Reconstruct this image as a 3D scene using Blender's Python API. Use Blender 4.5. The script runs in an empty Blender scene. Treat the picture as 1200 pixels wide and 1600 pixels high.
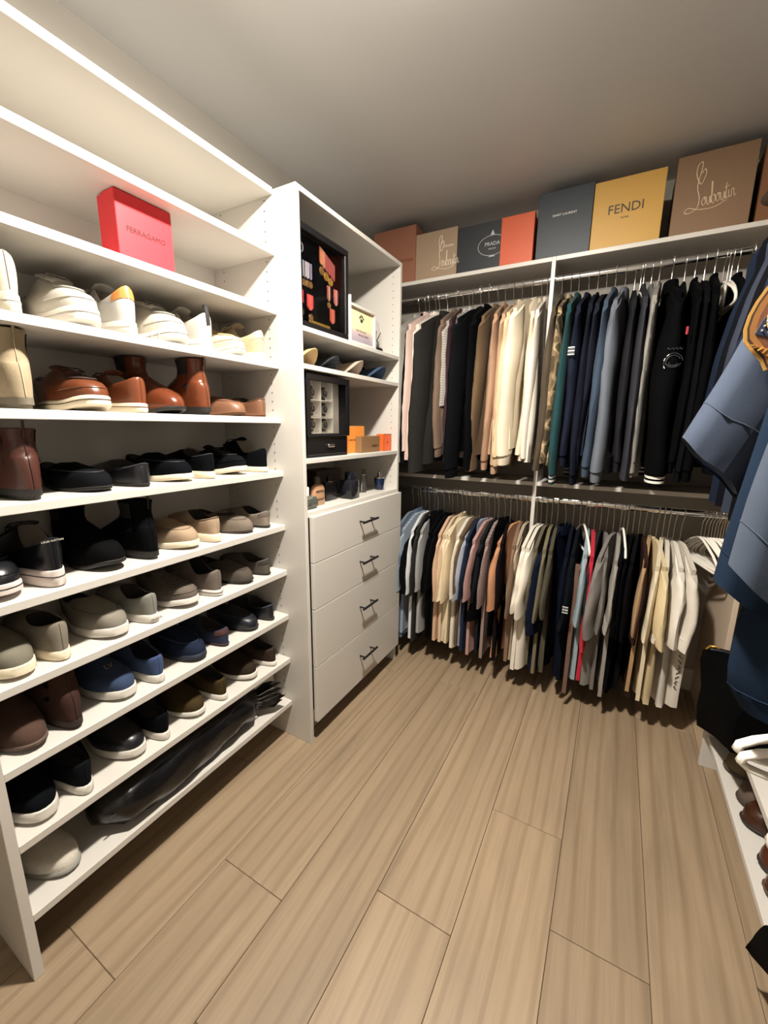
import bpy, bmesh, math, random
from mathutils import Vector, Matrix
PI = math.pi
random.seed(7)
C = bpy.context.scene.collection
S = bpy.context.scene

# ---------------------------------------------------------------- camera
cam_d = bpy.data.cameras.new('camera'); cam = bpy.data.objects.new('camera', cam_d); C.objects.link(cam)
cam_d.sensor_fit = 'VERTICAL'; cam_d.sensor_height = 36.0; cam_d.lens = 36.0*643.04/1600.0
cam_d.clip_start = 0.02
RX = (0.87322646, -0.10859923, 0.47505973); RY = (0.48719603, 0.17304777, -0.85597576); RZ = (0.01075028, 0.9789079, 0.20401901)
cam.matrix_world = Matrix((RX+(0,), RY+(0,), RZ+(1.36,), (0, 0, 0, 1)))
S.camera = cam
# ---------------------------------------------------------------- world, lights, exposure
w = bpy.data.worlds.new('world'); S.world = w; w.use_nodes = True
w.node_tree.nodes['Background'].inputs[0].default_value = (1, .85, .7, 1)
w.node_tree.nodes['Background'].inputs[1].default_value = 0.005
LX, LY, LZ = -.42, .79, 2.424
# the flush lamp: light through the flat of the dome; the dome itself glows (see ceiling_light)
ld = bpy.data.lights.new('lamp_lens', 'AREA'); ld.shape = 'DISK'; ld.size = .12; ld.energy = 42; ld.color = (1, .925, .83)
lo = bpy.data.objects.new('lamp_lens', ld); C.objects.link(lo); lo.location = (LX, LY, LZ)
S.view_settings.view_transform = 'Standard'; S.view_settings.look = 'None'
S.view_settings.gamma = 1; S.view_settings.use_curve_mapping = False
S.view_settings.exposure = 0.44

# ---------------------------------------------------------------- helpers
def lin(c):
    if isinstance(c, str): c = tuple(int(c[i:i+2], 16) for i in (0, 2, 4))
    return tuple(((v/255)/12.92 if v/255 <= .04045 else ((v/255+.055)/1.055)**2.4) for v in c)+(1,)
MATS = {}
def mat(col, rough=.5, metal=0, kind='plain', trans=0, spec=.5, emit=0):
    key = (str(col), rough, metal, kind, trans, spec, emit)
    if key in MATS: return MATS[key]
    m = bpy.data.materials.new(kind+'_'+(col if isinstance(col, str) else 'c')); m.use_nodes = True
    nt = m.node_tree; N = nt.nodes; L = nt.links; b = N['Principled BSDF']
    b.inputs['Base Color'].default_value = lin(col); b.inputs['Roughness'].default_value = rough
    b.inputs['Metallic'].default_value = metal; b.inputs['Specular IOR Level'].default_value = spec
    if trans: b.inputs['Transmission Weight'].default_value = trans; b.inputs['IOR'].default_value = 1.45
    if emit:
        b.inputs['Emission Color'].default_value = lin(col); b.inputs['Emission Strength'].default_value = emit
    c = lin(col)
    if kind in ('cloth', 'suede') and max(c[:3]) < .03:       # truly black dyes
        k_ = .35+.65*max(0, (max(c[:3])-.008)/.022); c = tuple(v*k_ for v in c[:3])+(1,)
    if kind in ('cloth', 'suede', 'leather', 'paint', 'camo', 'stripe', 'knit', 'card'):
        tc = N.new('ShaderNodeTexCoord'); n = N.new('ShaderNodeTexNoise')
        sc, lo_, hi, bs, bd = {'cloth': (9, .8, 1.12, 900, .25), 'suede': (28, .72, 1.2, 500, .3), 'leather': (14, .8, 1.15, 160, .12),
                         'paint': (3, .97, 1.02, 60, .04), 'camo': (1, 1, 1, 700, .2), 'stripe': (1, 1, 1, 700, .2), 'knit': (60, .8, 1.1, 220, .8), 'card': (4, .94, 1.04, 120, .05)}[kind]
        L.new(tc.outputs['Object'], n.inputs['Vector']); n.inputs['Scale'].default_value = sc; n.inputs['Detail'].default_value = 5
        mx = N.new('ShaderNodeMix'); mx.data_type = 'RGBA'
        mx.inputs[6].default_value = tuple(v*lo_ for v in c[:3])+(1,); mx.inputs[7].default_value = tuple(min(1, v*hi) for v in c[:3])+(1,)
        L.new(n.outputs['Fac'], mx.inputs[0]); L.new(mx.outputs[2], b.inputs['Base Color'])
        if kind == 'camo':
            n.inputs['Scale'].default_value = 16; n.inputs['Detail'].default_value = 1
            r = N.new('ShaderNodeValToRGB'); r.color_ramp.interpolation = 'CONSTANT'
            e = r.color_ramp.elements; e[0].position = 0; e[0].color = lin('4a4030'); e[1].position = .42; e[1].color = lin('7d6c50')
            x = e.new(.52); x.color = lin('b49b7c'); x = e.new(.6); x.color = lin('5a5638')
            L.new(n.outputs['Fac'], r.inputs[0]); L.new(r.outputs[0], b.inputs['Base Color'])
        if kind == 'stripe':
            wv = N.new('ShaderNodeTexWave'); wv.bands_direction = 'Z'; wv.inputs['Scale'].default_value = 26; wv.inputs['Distortion'].default_value = .4
            L.new(tc.outputs['Object'], wv.inputs['Vector']); mx.inputs[6].default_value = tuple(v*.62 for v in c[:3])+(1,)
            L.new(wv.outputs['Fac'], mx.inputs[0])
        n2 = N.new('ShaderNodeTexNoise'); n2.inputs['Scale'].default_value = bs; n2.inputs['Detail'].default_value = 2
        L.new(tc.outputs['Object'], n2.inputs['Vector'])
        bp = N.new('ShaderNodeBump'); bp.inputs['Strength'].default_value = bd; bp.inputs['Distance'].default_value = .002
        L.new(n2.outputs['Fac'], bp.inputs['Height']); L.new(bp.outputs[0], b.inputs['Normal'])
        if kind in ('cloth', 'camo', 'stripe', 'suede', 'knit'):
            b.inputs['Sheen Weight'].default_value = .03 if max(c[:3]) > .06 else 0; b.inputs['Roughness'].default_value = .92; b.inputs['Specular IOR Level'].default_value = .15 if max(c[:3]) > .06 else .06
    MATS[key] = m
    return m

class MB:
    def __init__(s): s.v = []; s.f = []; s.m = []; s.mi = 0
    def add(s, vs, fs):
        o = len(s.v); s.v += [tuple(p) for p in vs]
        for f in fs: s.f.append(tuple(i+o for i in f)); s.m.append(s.mi)
        return s
    def box(s, x0, x1, y0, y1, z0, z1, c=0.0, M=None):
        if c <= 0:
            vs = [(x, y, z) for z in (z0, z1) for y in (y0, y1) for x in (x0, x1)]
            fs = [(0, 2, 3, 1), (4, 5, 7, 6), (0, 1, 5, 4), (2, 6, 7, 3), (0, 4, 6, 2), (1, 3, 7, 5)]
        else:
            bm = bmesh.new(); bmesh.ops.create_cube(bm, size=1)
            for v in bm.verts: v.co = Vector(((x0+x1)/2+v.co.x*(x1-x0), (y0+y1)/2+v.co.y*(y1-y0), (z0+z1)/2+v.co.z*(z1-z0)))
            bmesh.ops.bevel(bm, geom=bm.edges[:], offset=c, segments=2 if c > .003 else 1, affect='EDGES', profile=.5)
            bm.verts.index_update(); vs = [v.co.copy() for v in bm.verts]; fs = [tuple(v.index for v in f.verts) for f in bm.faces]; bm.free()
        if M: vs = [M @ Vector(p) for p in vs]
        return s.add(vs, fs)
    def loft(s, rings, cap0=True, cap1=True, closed=True):
        n = len(rings[0]); vs = [p for r in rings for p in r]; fs = []
        for k in range(len(rings)-1):
            for i in range(n if closed else n-1):
                j = (i+1) % n; fs.append((k*n+i, k*n+j, (k+1)*n+j, (k+1)*n+i))
        if cap0: fs.append(tuple(range(n))[::-1])
        if cap1: fs.append(tuple(range((len(rings)-1)*n, len(rings)*n)))
        return s.add(vs, fs)
    def tube(s, pts, r, n=8, closed=False, cap=True):
        pts = [Vector(p) for p in pts]; rings = []; nrm = None
        for i, p in enumerate(pts):
            a = pts[i-1] if (i > 0 or closed) else p; b = pts[(i+1) % len(pts)] if (i < len(pts)-1 or closed) else p
            t = (b-a).normalized() if (b-a).length > 1e-9 else Vector((0, 0, 1))
            if nrm is None: nrm = t.orthogonal().normalized()
            nrm = nrm - t*nrm.dot(t)
            nrm = nrm.normalized() if nrm.length > 1e-6 else t.orthogonal().normalized()
            bn = t.cross(nrm); rr = r[i] if isinstance(r, (list, tuple)) else r
            rings.append([p+(nrm*math.cos(2*PI*k/n)+bn*math.sin(2*PI*k/n))*rr for k in range(n)])
        if closed: rings.append(rings[0])
        return s.loft(rings, cap and not closed, cap and not closed)
    def lathe(s, prof, n=20, c=(0, 0, 0)):
        return s.loft([[(c[0]+r*math.cos(2*PI*k/n), c[1]+r*math.sin(2*PI*k/n), c[2]+z) for k in range(n)] for r, z in prof])
    def prism(s, pts, d0, d1, ax='x'):
        f = {'x': lambda a, b, d: (d, a, b), 'y': lambda a, b, d: (a, d, b), 'z': lambda a, b, d: (a, b, d)}[ax]
        return s.loft([[f(a, b, d0) for a, b in pts], [f(a, b, d1) for a, b in pts]])
    def build(s, name, m, parent=None, smooth=False, loc=None, rot=None):
        me = bpy.data.meshes.new(name); me.from_pydata(s.v, [], s.f)
        for x in (m if isinstance(m, (list, tuple)) else [m]): me.materials.append(x)
        if any(s.m): me.polygons.foreach_set('material_index', s.m)
        bm = bmesh.new(); bm.from_mesh(me); bmesh.ops.recalc_face_normals(bm, faces=bm.faces[:]); bm.to_mesh(me); bm.free()
        if smooth:
            me.polygons.foreach_set('use_smooth', [True]*len(me.polygons))
            try: me.set_sharp_from_angle(angle=smooth if isinstance(smooth, float) else 1.0)
            except Exception: pass
        me.update()
        o = bpy.data.objects.new(name, me); C.objects.link(o)
        if parent: o.parent = parent
        if loc: o.location = loc
        if rot: o.rotation_euler = rot
        return o

def tag(o, label, cat, group=None):
    o['label'] = label; o['category'] = cat
    if group: o['group'] = group
    return o
def thing(name, label, cat, loc=(0, 0, 0), rz=0, group=None):
    o = bpy.data.objects.new(name, None); C.objects.link(o); o.location = loc; o.rotation_euler = (0, 0, rz); o.empty_display_size = .05
    return tag(o, label, cat, group)
def struct(o): o['kind'] = 'structure'; return o
def stuff(o): o['kind'] = 'stuff'; return o
def copy_tree(o, parent=None):
    c = o.copy(); C.objects.link(c)
    if parent: c.parent = parent
    for ch in list(o.children): copy_tree(ch, c)
    return c
def text(body, size, origin, right, up, m, parent=None, name='lettering', ext=.0004, align='CENTER', shear=0, space=1.0):
    cu = bpy.data.curves.new('t', 'FONT'); cu.body = body; cu.size = size; cu.extrude = ext; cu.align_x = align; cu.align_y = 'CENTER'; cu.shear = shear; cu.space_character = space; cu.resolution_u = 2
    t = bpy.data.objects.new('t', cu); C.objects.link(t)
    dg = bpy.context.evaluated_depsgraph_get(); me = bpy.data.meshes.new_from_object(t.evaluated_get(dg))
    bpy.data.objects.remove(t); bpy.data.curves.remove(cu)
    right = Vector(right).normalized(); up = Vector(up).normalized(); n = right.cross(up)
    M = Matrix(((right.x, up.x, n.x, origin[0]), (right.y, up.y, n.y, origin[1]), (right.z, up.z, n.z, origin[2]), (0, 0, 0, 1)))
    me.transform(M); me.materials.clear(); me.materials.append(m)
    o = bpy.data.objects.new(name, me); C.objects.link(o)
    if parent: o.parent = parent
    return o

# ---------------------------------------------------------------- materials
WHITE = mat('cbc7c0', .38, kind='paint'); WALLM = mat('a39e96', .8, kind='paint'); CEIL = mat('d4d5d6', .5, kind='paint')
HOLE = mat('3a332c', .9); BLACK = mat('0c0d10', .4); CHROME = mat('d8d8d8', .12, 1); STEEL = mat('b9b6b0', .3, 1)
PLASTIC = mat('e9e4da', .35); DARKM = mat('17181b', .35)
CLEAR = mat('ffffff', .02, trans=1)

def wood():
    m = bpy.data.materials.new('oak_plank'); m.use_nodes = True; nt = m.node_tree; N = nt.nodes; L = nt.links; b = N['Principled BSDF']
    tc = N.new('ShaderNodeTexCoord'); oi = N.new('ShaderNodeObjectInfo')
    mul = N.new('ShaderNodeVectorMath'); mul.operation = 'SCALE'; L.new(oi.outputs['Location'], mul.inputs[0]); mul.inputs['Scale'].default_value = 3.7
    ad = N.new('ShaderNodeVectorMath'); L.new(tc.outputs['Object'], ad.inputs[0]); L.new(mul.outputs[0], ad.inputs[1])
    mp = N.new('ShaderNodeMapping'); mp.inputs['Scale'].default_value = (6.5, .7, 1); L.new(ad.outputs[0], mp.inputs[0])
    n1 = N.new('ShaderNodeTexNoise'); n1.inputs['Scale'].default_value = 1.6; n1.inputs['Detail'].default_value = 6; n1.inputs['Distortion'].default_value = 1.2; L.new(mp.outputs[0], n1.inputs[0])
    mp2 = N.new('ShaderNodeMapping'); mp2.inputs['Scale'].default_value = (150, 5, 1); L.new(ad.outputs[0], mp2.inputs[0])
    n2 = N.new('ShaderNodeTexNoise'); n2.inputs['Scale'].default_value = 1; n2.inputs['Detail'].default_value = 4; L.new(mp2.outputs[0], n2.inputs[0])
    wv = N.new('ShaderNodeTexWave'); wv.wave_type = 'BANDS'; wv.bands_direction = 'X'; wv.inputs['Scale'].default_value = .9; wv.inputs['Distortion'].default_value = 9; wv.inputs['Detail'].default_value = 2; wv.inputs['Detail Scale'].default_value = .6
    L.new(mp.outputs[0], wv.inputs[0])
    r = N.new('ShaderNodeValToRGB'); e = r.color_ramp.elements; e[0].position = .25; e[0].color = lin('8a7862'); e[1].position = .75; e[1].color = lin('a08c73')
    x = e.new(.5); x.color = lin('98846b'); L.new(n1.outputs['Fac'], r.inputs[0])
    mx = N.new('ShaderNodeMix'); mx.data_type = 'RGBA'; mx.blend_type = 'MULTIPLY'; mx.inputs[0].default_value = .2
    r2 = N.new('ShaderNodeValToRGB'); r2.color_ramp.elements[0].position = .3; r2.color_ramp.elements[0].color = (.55, .5, .45, 1); r2.color_ramp.elements[1].position = .6; r2.color_ramp.elements[1].color = (1, 1, 1, 1)
    L.new(n2.outputs['Fac'], r2.inputs[0]); L.new(r.outputs[0], mx.inputs[6]); L.new(r2.outputs[0], mx.inputs[7])
    mx2 = N.new('ShaderNodeMix'); mx2.data_type = 'RGBA'; mx2.blend_type = 'MULTIPLY'; mx2.inputs[0].default_value = .30
    r3 = N.new('ShaderNodeValToRGB'); r3.color_ramp.elements[0].position = .0; r3.color_ramp.elements[0].color = (.45, .38, .3, 1); r3.color_ramp.elements[1].position = .35; r3.color_ramp.elements[1].color = (1, 1, 1, 1)
    L.new(wv.outputs['Fac'], r3.inputs[0]); L.new(mx.outputs[2], mx2.inputs[6]); L.new(r3.outputs[0], mx2.inputs[7])
    hv = N.new('ShaderNodeHueSaturation'); mr = N.new('ShaderNodeMapRange'); mr.inputs[3].default_value = .9; mr.inputs[4].default_value = 1.08
    L.new(oi.outputs['Random'], mr.inputs[0]); L.new(mr.outputs[0], hv.inputs['Value']); L.new(mx2.outputs[2], hv.inputs['Color']); L.new(hv.outputs[0], b.inputs['Base Color'])
    b.inputs['Roughness'].default_value = .5
    bp = N.new('ShaderNodeBump'); bp.inputs['Strength'].default_value = .12; bp.inputs['Distance'].default_value = .001; L.new(n2.outputs['Fac'], bp.inputs['Height']); L.new(bp.outputs[0], b.inputs['Normal'])
    return m
OAK = wood()

# ---------------------------------------------------------------- room
X0, X1, Y0, Y1, ZC = -1.45, .80, -.95, 2.51, 2.475
fl = struct(MB().box(X0-.1, X1+.1, Y0-.1, Y1+.1, -.06, -.012).build('floor', mat('5d4a38', .9)))
def plank(x0, x1, y0, y1):
    g = .0006
    MB().box((x0-x1)/2+g, (x1-x0)/2-g, (y0-y1)/2+g, (y1-y0)/2-g, -.012, 0, .0012).build('plank', OAK, fl, loc=((x0+x1)/2, (y0+y1)/2, 0))
bounds = [X0, -1.415, -1.182, -.948, -.709, -.480, -.249, -.015, .2205, .455, .69, X1]
joints = [.2, 1.0, .35, .687, .40, .85, 1.29, 1.0, .6, 1.93, .3]
for i in range(len(bounds)-1):
    j = joints[i]; ys = sorted([y for y in (j-1.52, j, j+1.52) if Y0+.02 < y < Y1-.02])
    ys = [Y0]+ys+[Y1]
    for a, b_ in zip(ys[:-1], ys[1:]): plank(bounds[i], bounds[i+1], a, b_)
struct(MB().box(X0-.1, X1+.1, Y0-.1, Y1+.1, ZC, ZC+.08).build('ceiling', CEIL))
struct(MB().box(X0-.1, X0, Y0, Y1, 0, ZC).build('wall_left', WALLM))
struct(MB().box(X1, X1+.1, Y0, Y1, 0, ZC).build('wall_right', WALLM))
struct(MB().box(X0-.1, X1+.1, Y1, Y1+.1, 0, ZC).build('wall_back', WALLM))
wf = struct(MB().box(X0-.1, X1+.1, Y0-.1, Y0, 0, ZC).build('wall_front', WALLM))
dr = struct(MB().box(-.75, .05, Y0, Y0+.03, 0.005, 2.03, .004).build('door_1', WHITE))
for (a, b_, c, d) in ((-.66, -.04, .2, .95), (-.66, -.04, 1.1, 1.9)): MB().box(a, b_, Y0+.03, Y0+.036, c, d, .003).build('door_panel', WHITE, dr)
MB().lathe([(.0, 0), (.02, .0), (.02, .01), (.01, .015), (.01, .04), (.028, .05), (.03, .065), (.0, .08)], 16).build('door_handle', STEEL, dr, True, loc=(-.0, Y0+.03, 1.0), rot=(-PI/2, 0, 0))
def skirt(name, *a): return struct(MB().box(*a, .003).build(name, WHITE))
skirt('baseboard_back', X0+.014, X1, Y1-.014, Y1, 0.001, .125)
skirt('baseboard_right', X1-.014, X1, Y0, Y1-.014, 0.001, .125)
skirt('baseboard_left', X0, X0+.014, Y0, .23, 0.001, .125)
skirt('baseboard_front', .06, X1-.014, Y0, Y0+.014, 0.001, .125)

lamp = thing('ceiling_light', 'round flush white ceiling lamp above the middle of the floor', 'lamp', (LX, LY, ZC-.0005))
MB().lathe([(.0, 0), (.082, 0), (.082, -.010), (.078, -.012), (.0, -.012)], 32).build('base', WHITE, lamp, True)
MB().lathe([(.0, -.0121), (.074, -.0121), (.075, -.03), (.070, -.042), (.055, -.048), (.0, -.0495)], 32).build('glass_dome', mat('fff6e6', .4, emit=330), lamp, True)

# ---------------------------------------------------------------- left shoe shelving
T = .0215
SZ = [2.152, 1.963, 1.770, 1.584, 1.388, 1.186, .971, .781, .586, .386, .181]
XS, XB, YA, YB = -1.118, -1.432, .250, 1.205
def holes(parent, pts, ax):           # little shelf-pin holes, rings of a hair's depth on the panel face
    b = MB()
    for (x, y, z) in pts:
        ring = [(math.cos(a*PI/3)*.0026, math.sin(a*PI/3)*.0026) for a in range(6)]
        if ax == 'y': b.loft([[(x+p, y, z+q) for p, q in ring], [(x+p*.9, y-.0004, z+q*.9) for p, q in ring]])
    stuff(b.build('pin_holes', HOLE, parent))
su = thing('shoe_shelving', 'tall white open shelving unit full of shoes along the left wall', 'shelving', (XS, (YA+YB)/2, 0))
su.location = (0, 0, 0)
MB().box(XB, XS+.002, YA, YA+T, 0, 2.152, .0012).build('side_panel', WHITE, su)
MB().box(XB-.012, XB, YA, YB, .1, 2.152).build('back_panel', WHITE, su)
for z in SZ: MB().box(XB, XS, YA+T, YB-.0005, z-T, z, .0012).build('shelf', WHITE, su)
pts = []
for z in [1.0+.032*k for k in range(-28, 36)]:
    if min(abs(z-(s-T/2)) for s in SZ) > .016: pts += [(XS-.04, YB-.0006, z), (XS-.26, YB-.0006, z)]
wb = tag(MB().box(-1.218, -1.206, .80, 1.19, .1815, .30, .002).build('white_board', WHITE), 'white board standing on the bottom shoe shelf behind the black leather bag', 'board')

# ---------------------------------------------------------------- drawer cabinet
XC, CA, CB = -1.017, 1.2055, 1.992
cu = thing('drawer_cabinet', 'tall white cabinet with four drawers and open display shelves above', 'cabinet')
MB().box(XB, XC, CA, CA+.018, 0, 2.147, .0012).build('side_panel', WHITE, cu)
MB().box(XB, XC, CB-.018, CB, 0, 2.147, .0012).build('side_panel', WHITE, cu)
MB().box(XB, XC, CA+.018, CB-.018, 2.129, 2.147, .0012).build('top_panel', WHITE, cu)
MB().box(XB-.012, XB, CA, CB, .08, 2.147).build('back_panel', WHITE, cu)
for z in (1.709, 1.580, 1.234): MB().box(XB, XC-.001, CA+.018, CB-.018, z-.018, z, .0012).build('shelf', WHITE, cu)
MB().box(XB, XC, CA+.018, CB-.018, 1.006, 1.028, .0012).build('counter_top', WHITE, cu)
MB().box(XB, XC-.05, CA+.018, CB-.018, .085, .10).build('bottom_panel', WHITE, cu)
MB().box(XC-.075, XC-.06, CA+.018, CB-.018, 0.0, .085).build('toe_kick', WHITE, cu)
DZ = [1.011, .820, .621, .362, .100]
def bar(o):
    b = MB(); b.tube([(.032, -.0665, 0), (.032, .0665, 0)], .0055, 12)
    for y in (-.048, .048): b.tube([(0, y, 0), (.032, y, 0)], .0042, 10)
    return b
for k in range(4):
    z1, z0 = DZ[k]-.0015, DZ[k+1]+.0015
    d = MB().box(0, .019, -.3775, .3815, z0-z1, 0, .0012).build('drawer', WHITE, cu, loc=(XC+.001, (CA+.02+CB-.004)/2, z1))
    bar(0).build('handle', BLACK, d, True, loc=(.019, -.006+.015, (z0-z1)/2+.012))
pts2 = [(XC-.04, YB-.0002, z) for z in ()]
holes(su, pts, 'y')
pts = []
for k in range(34):
    z = 1.062+.032*k
    if z < 2.12 and min(abs(z-(s-.009)) for s in (1.709, 1.58, 1.234)) > .014: pts += [(XC-.04, CB-.0182, z), (XC-.33, CB-.0182, z)]
holes(cu, pts, 'y')

# ---------------------------------------------------------------- back closet
YF = 2.217; DX = -.344
bc = thing('closet_organizer', 'white back-wall closet frame with two shelves, divider and chrome rods', 'closet')
YR = 2.24; ZU = 2.045; ZL = .997
for (a, b_, n) in ((X0, DX-.009, 'top_shelf'), (DX+.009, X1, 'top_shelf')):
    MB().box(a, b_, YF, Y1, 2.118, 2.137, .0012).build(n, WHITE, bc)
for (a, b_) in ((X0, DX-.009), (DX+.009, .484)):
    MB().box(a, b_, YF, Y1, 1.068, 1.0885, .0012).build('middle_shelf', WHITE, bc)
MB().box(DX-.009, DX+.009, YF-.0005, Y1, .62, 2.137, .0012).build('divider_panel', WHITE, bc)
MB().box(.484, .503, 2.05, Y1, 0, 2.117, .0012).build('end_panel', mat('cbb9a4', .5, kind='paint'), bc)
for z in (ZU, ZL):
    for (a, b_) in ((X0, DX-.009), (DX+.009, .484 if z < 1.5 else X1)):
        o = MB().loft([[(x_, YR+.008*math.cos(q*PI/8), z+.0155*math.sin(q*PI/8)) for q in range(16)] for x_ in (a, b_)]).build('hanging_rod', CHROME, bc, True)
        for e in (a, b_):
            f = MB().tube([(e-.004 if e == b_ else e, YR, z), (e if e == b_ else e+.004, YR, z)], .021, 16).build('rod_flange', CHROME, o, True)

# ---------------------------------------------------------------- right run
rc = thing('closet_organizer', 'white closet frame on the right wall with top shelf and chrome rods', 'closet')
MB().box(.42, X1, -.3, YF-.002, 2.118, 2.137, .0012).build('top_shelf', WHITE, rc)
MB().box(.42, X1, -.3, YF-.16, 1.09, 1.11, .0012).build('middle_shelf', WHITE, rc)
MB().box(.40, X1, -.318, -.3, 0, 2.137, .0012).build('end_panel', WHITE, rc)
XR = .50
for z in (ZU, .985):
    MB().tube([(XR, -.3, z), (XR, 2.045, z)], .0125, 16).build('hanging_rod', CHROME, rc, True)
lu = thing('shoe_rack', 'low white two-shelf shoe rack along the right wall', 'shoe rack')
MB().box(.441, X1-.015, 1.913, 1.932, 0, .36, .0012).build('side_panel', WHITE, lu)
MB().box(.441, X1-.015, .30, .319, 0, .36, .0012).build('side_panel', WHITE, lu)
MB().box(.455, X1-.015, .319, 1.913, .125, .145, .0012).build('shelf', WHITE, lu)
MB().box(.455, X1-.015, .319, 1.913, .338, .36, .0012).build('shelf', WHITE, lu)

# ---------------------------------------------------------------- shoes
ORD = ['top', 'second', 'third', 'fourth', 'fifth', 'sixth', 'seventh', 'eighth', 'ninth', 'tenth', 'bottom']
def smooth_step(t): t = max(0, min(1, t)); return t*t*(3-2*t)
def shoe(kind, label, loc, out, p, group=None, scale=1.0, yaw=0, side=1):
    """local +x is the toe; out=True turns the toe to +x (room), else the heel."""
    L = p.get('L', .285); WB = p.get('w', .050); n = 32
    st = p.get('sole', .022); hh = p.get('heel', .062); hs = p.get('sideh', .045); ht = p.get('throat', .072)
    spring = p.get('spring', .012); boot = p.get('shaft', 0); cl = p.get('open', .25)
    cx = -L*.5+L*(cl+.035)
    r = thing('boot' if boot else ('sneaker' if 'sneaker' in label else 'shoe'), label, 'boot' if boot else 'shoe', loc, (0 if out else PI)+yaw, group)
    def wid(t):
        return WB*(.66+.06*math.sin(t*3)+.34*smooth_step((t-.18)/.45)) if t < .75 else WB*(1.0+.06*math.sin(2.25))
    def outl(th, k=1.0, dx=0):
        x = L/2*math.cos(th)*(1 if k == 1 else 1)
        s = math.sin(th); t = x/L+.5
        y = wid(t)*math.copysign(abs(s)**.82, s)+side*.010*smooth_step((t-.4)/.6)
        return Vector(((x)*k, y*k, 0))
    def zs(x): return spring*smooth_step((x/L+.5-.68)/.32)*1.0
    def coll(th):
        if boot: return Vector((cx-.004+.060*math.cos(th), .037*math.sin(th), 0))
        return Vector((cx+L*cl*math.cos(th), .031*math.sin(th), 0))
    def colh(th):
        c = math.cos(th)
        return (hs+(ht-hs)*c**2) if c > 0 else (hs+(hh-hs)*c**2)
    z0 = st
    if boot: hs = hh = .088; ht = .105
    def P(th, k, off=0):
        A = outl(th)*(1-.03); Bc = coll(th); s = 1-math.cos(k*PI/2)
        front = max(0, math.cos(th))
        s = s**(1.0+.25*front)
        q = math.sin(k*PI/2)
        x = A.x+(Bc.x-A.x)*s; y = A.y+(Bc.y-A.y)*s
        bulge = .004*math.sin(k*PI)
        y += math.copysign(bulge, math.sin(th)) if abs(math.sin(th)) > .3 else 0
        toeh = p.get('toeh', .030)
        zf = toeh*math.sqrt(max(0, 1-(1-min(1, s/.22))**2))+(ht-toeh)*s**1.15
        fb = min(1, front*1.25)**1.2
        z = z0+zs(A.x)*(1-s)+colh(th)*q*(1-fb)+zf*fb
        v = Vector((x, y, z))
        if off:
            d = Vector((x-cx*.6, y, .06)).normalized(); v += d*off
        return v
    ths = [2*PI*i/n for i in range(n)]
    K = 9
    up = MB(); rings = [[P(t, k/K) for t in ths] for k in range(K+1)]
    if boot:
        top = boot
        for j in range(1, 7):
            f = j/6
            ring = []
            for t in ths:
                c = coll(t); zz = z0+colh(t)+(top-z0-colh(t))*f
                cxs = cx-.006; rx = (.060-.006*math.sin(f*PI)); ry = (.037-.004*math.sin(f*PI))
                tgt = Vector((cxs+rx*math.cos(t), ry*math.sin(t), 0)); g = smooth_step(min(1, f*2.2))
                ring.append(Vector((c.x+(tgt.x-c.x)*g, c.y+(tgt.y-c.y)*g, zz)))
            rings.append(ring)
    base = [Vector((v.x, v.y, z0-.002+zs(outl(t).x))) for v, t in zip(rings[0], ths)]
    lastr = rings[-1]
    cc = Vector((sum(v.x for v in lastr)/n, 0, 0))
    inn = [Vector((cc.x+(v.x-cc.x)*.9, v.y*.9, v.z+.0008)) for v in lastr]
    up.loft([base]+rings+[inn], True, False)
    um = p['um']
    u = up.build('upper', um, r, True)
    low = .02 if not boot else .06
    inn2 = [Vector((cc.x+(v.x-cc.x)*.82, v.y*.8, z0+low)) for v in lastr]
    MB().loft([inn, inn2], False, True).build('lining', p.get('lm', mat('2b2522', .8)), r, True)
    # sole
    sm = p['sm']; so = MB()
    heeled = p.get('heeled', 0)
    def sole_ring(k, zf, top):
        out_ = []
        for t in ths:
            v = outl(t, k); x = outl(t).x; tt = x/L+.5
            lift = zs(x)
            if heeled and not top: zz = lift+heeled*(1-smooth_step((tt-.42)/.16))
            else: zz = lift+zf
            out_.append(Vector((v.x, v.y, zz+(zf if (heeled and not top) else 0))))
        return out_
    if heeled:
        so.loft([sole_ring(.965, 0, False), sole_ring(1.0, .003, False), sole_ring(1.0, st-.002, True), sole_ring(.97, st, True)])
    else:
        bev = p.get('flare', 1.015)
        so.loft([sole_ring(.955, 0, True), sole_ring(bev, .004, True), sole_ring(bev, st*.55, True), sole_ring(bev-.004, st*.6, True), sole_ring(1.006, st-.002, True), sole_ring(.97, st, True)])
    so.build('sole', sm, r, True)
    if heeled:
        hr = []
        for zf, k in ((.0, .95), (heeled, .99), (heeled+.002, .99)):
            hr.append([Vector((max(-1, min(-.17, math.cos(t)))*L/2*k, wid(.2)*.98*k*math.sin(t) if math.cos(t) < .3 else wid(.2)*.98*k*math.sin(t), zf)) for t in ths])
        MB().loft(hr).build('heel', p.get('hm', sm), r, True)
    if p.get('laces'):
        MB().tube([P(t/10, .26, .0010) for t in range(-11, 12)], .0012, 5).build('toe_seam', p.get('bs', um), r, True)
        if st > .02: MB().tube([Vector((outl(t).x*1.016, outl(t).y*1.016, zs(outl(t).x)+st*.62)) for t in ths], .0012, 4, True).build('sole_line', p.get('laces'), r, True)
        lm = p['laces']
        tg = []
        zt = P(0, 1).z; xt = P(0, 1).x
        for j in range(7):
            f = j/6; x = xt+.05-.085*f; z = zt-.012+.026*f
            tg.append([Vector((x, y*.022, z-.006*y*y+.002)) for y in (-1, -.5, 0, .5, 1)]+[Vector((x-.003, y*.022, z-.006*y*y-.003)) for y in (1, .5, 0, -.5, -1)])
        MB().loft(tg).build('tongue', p.get('tm', um), r, True)
        lc = MB()
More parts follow.
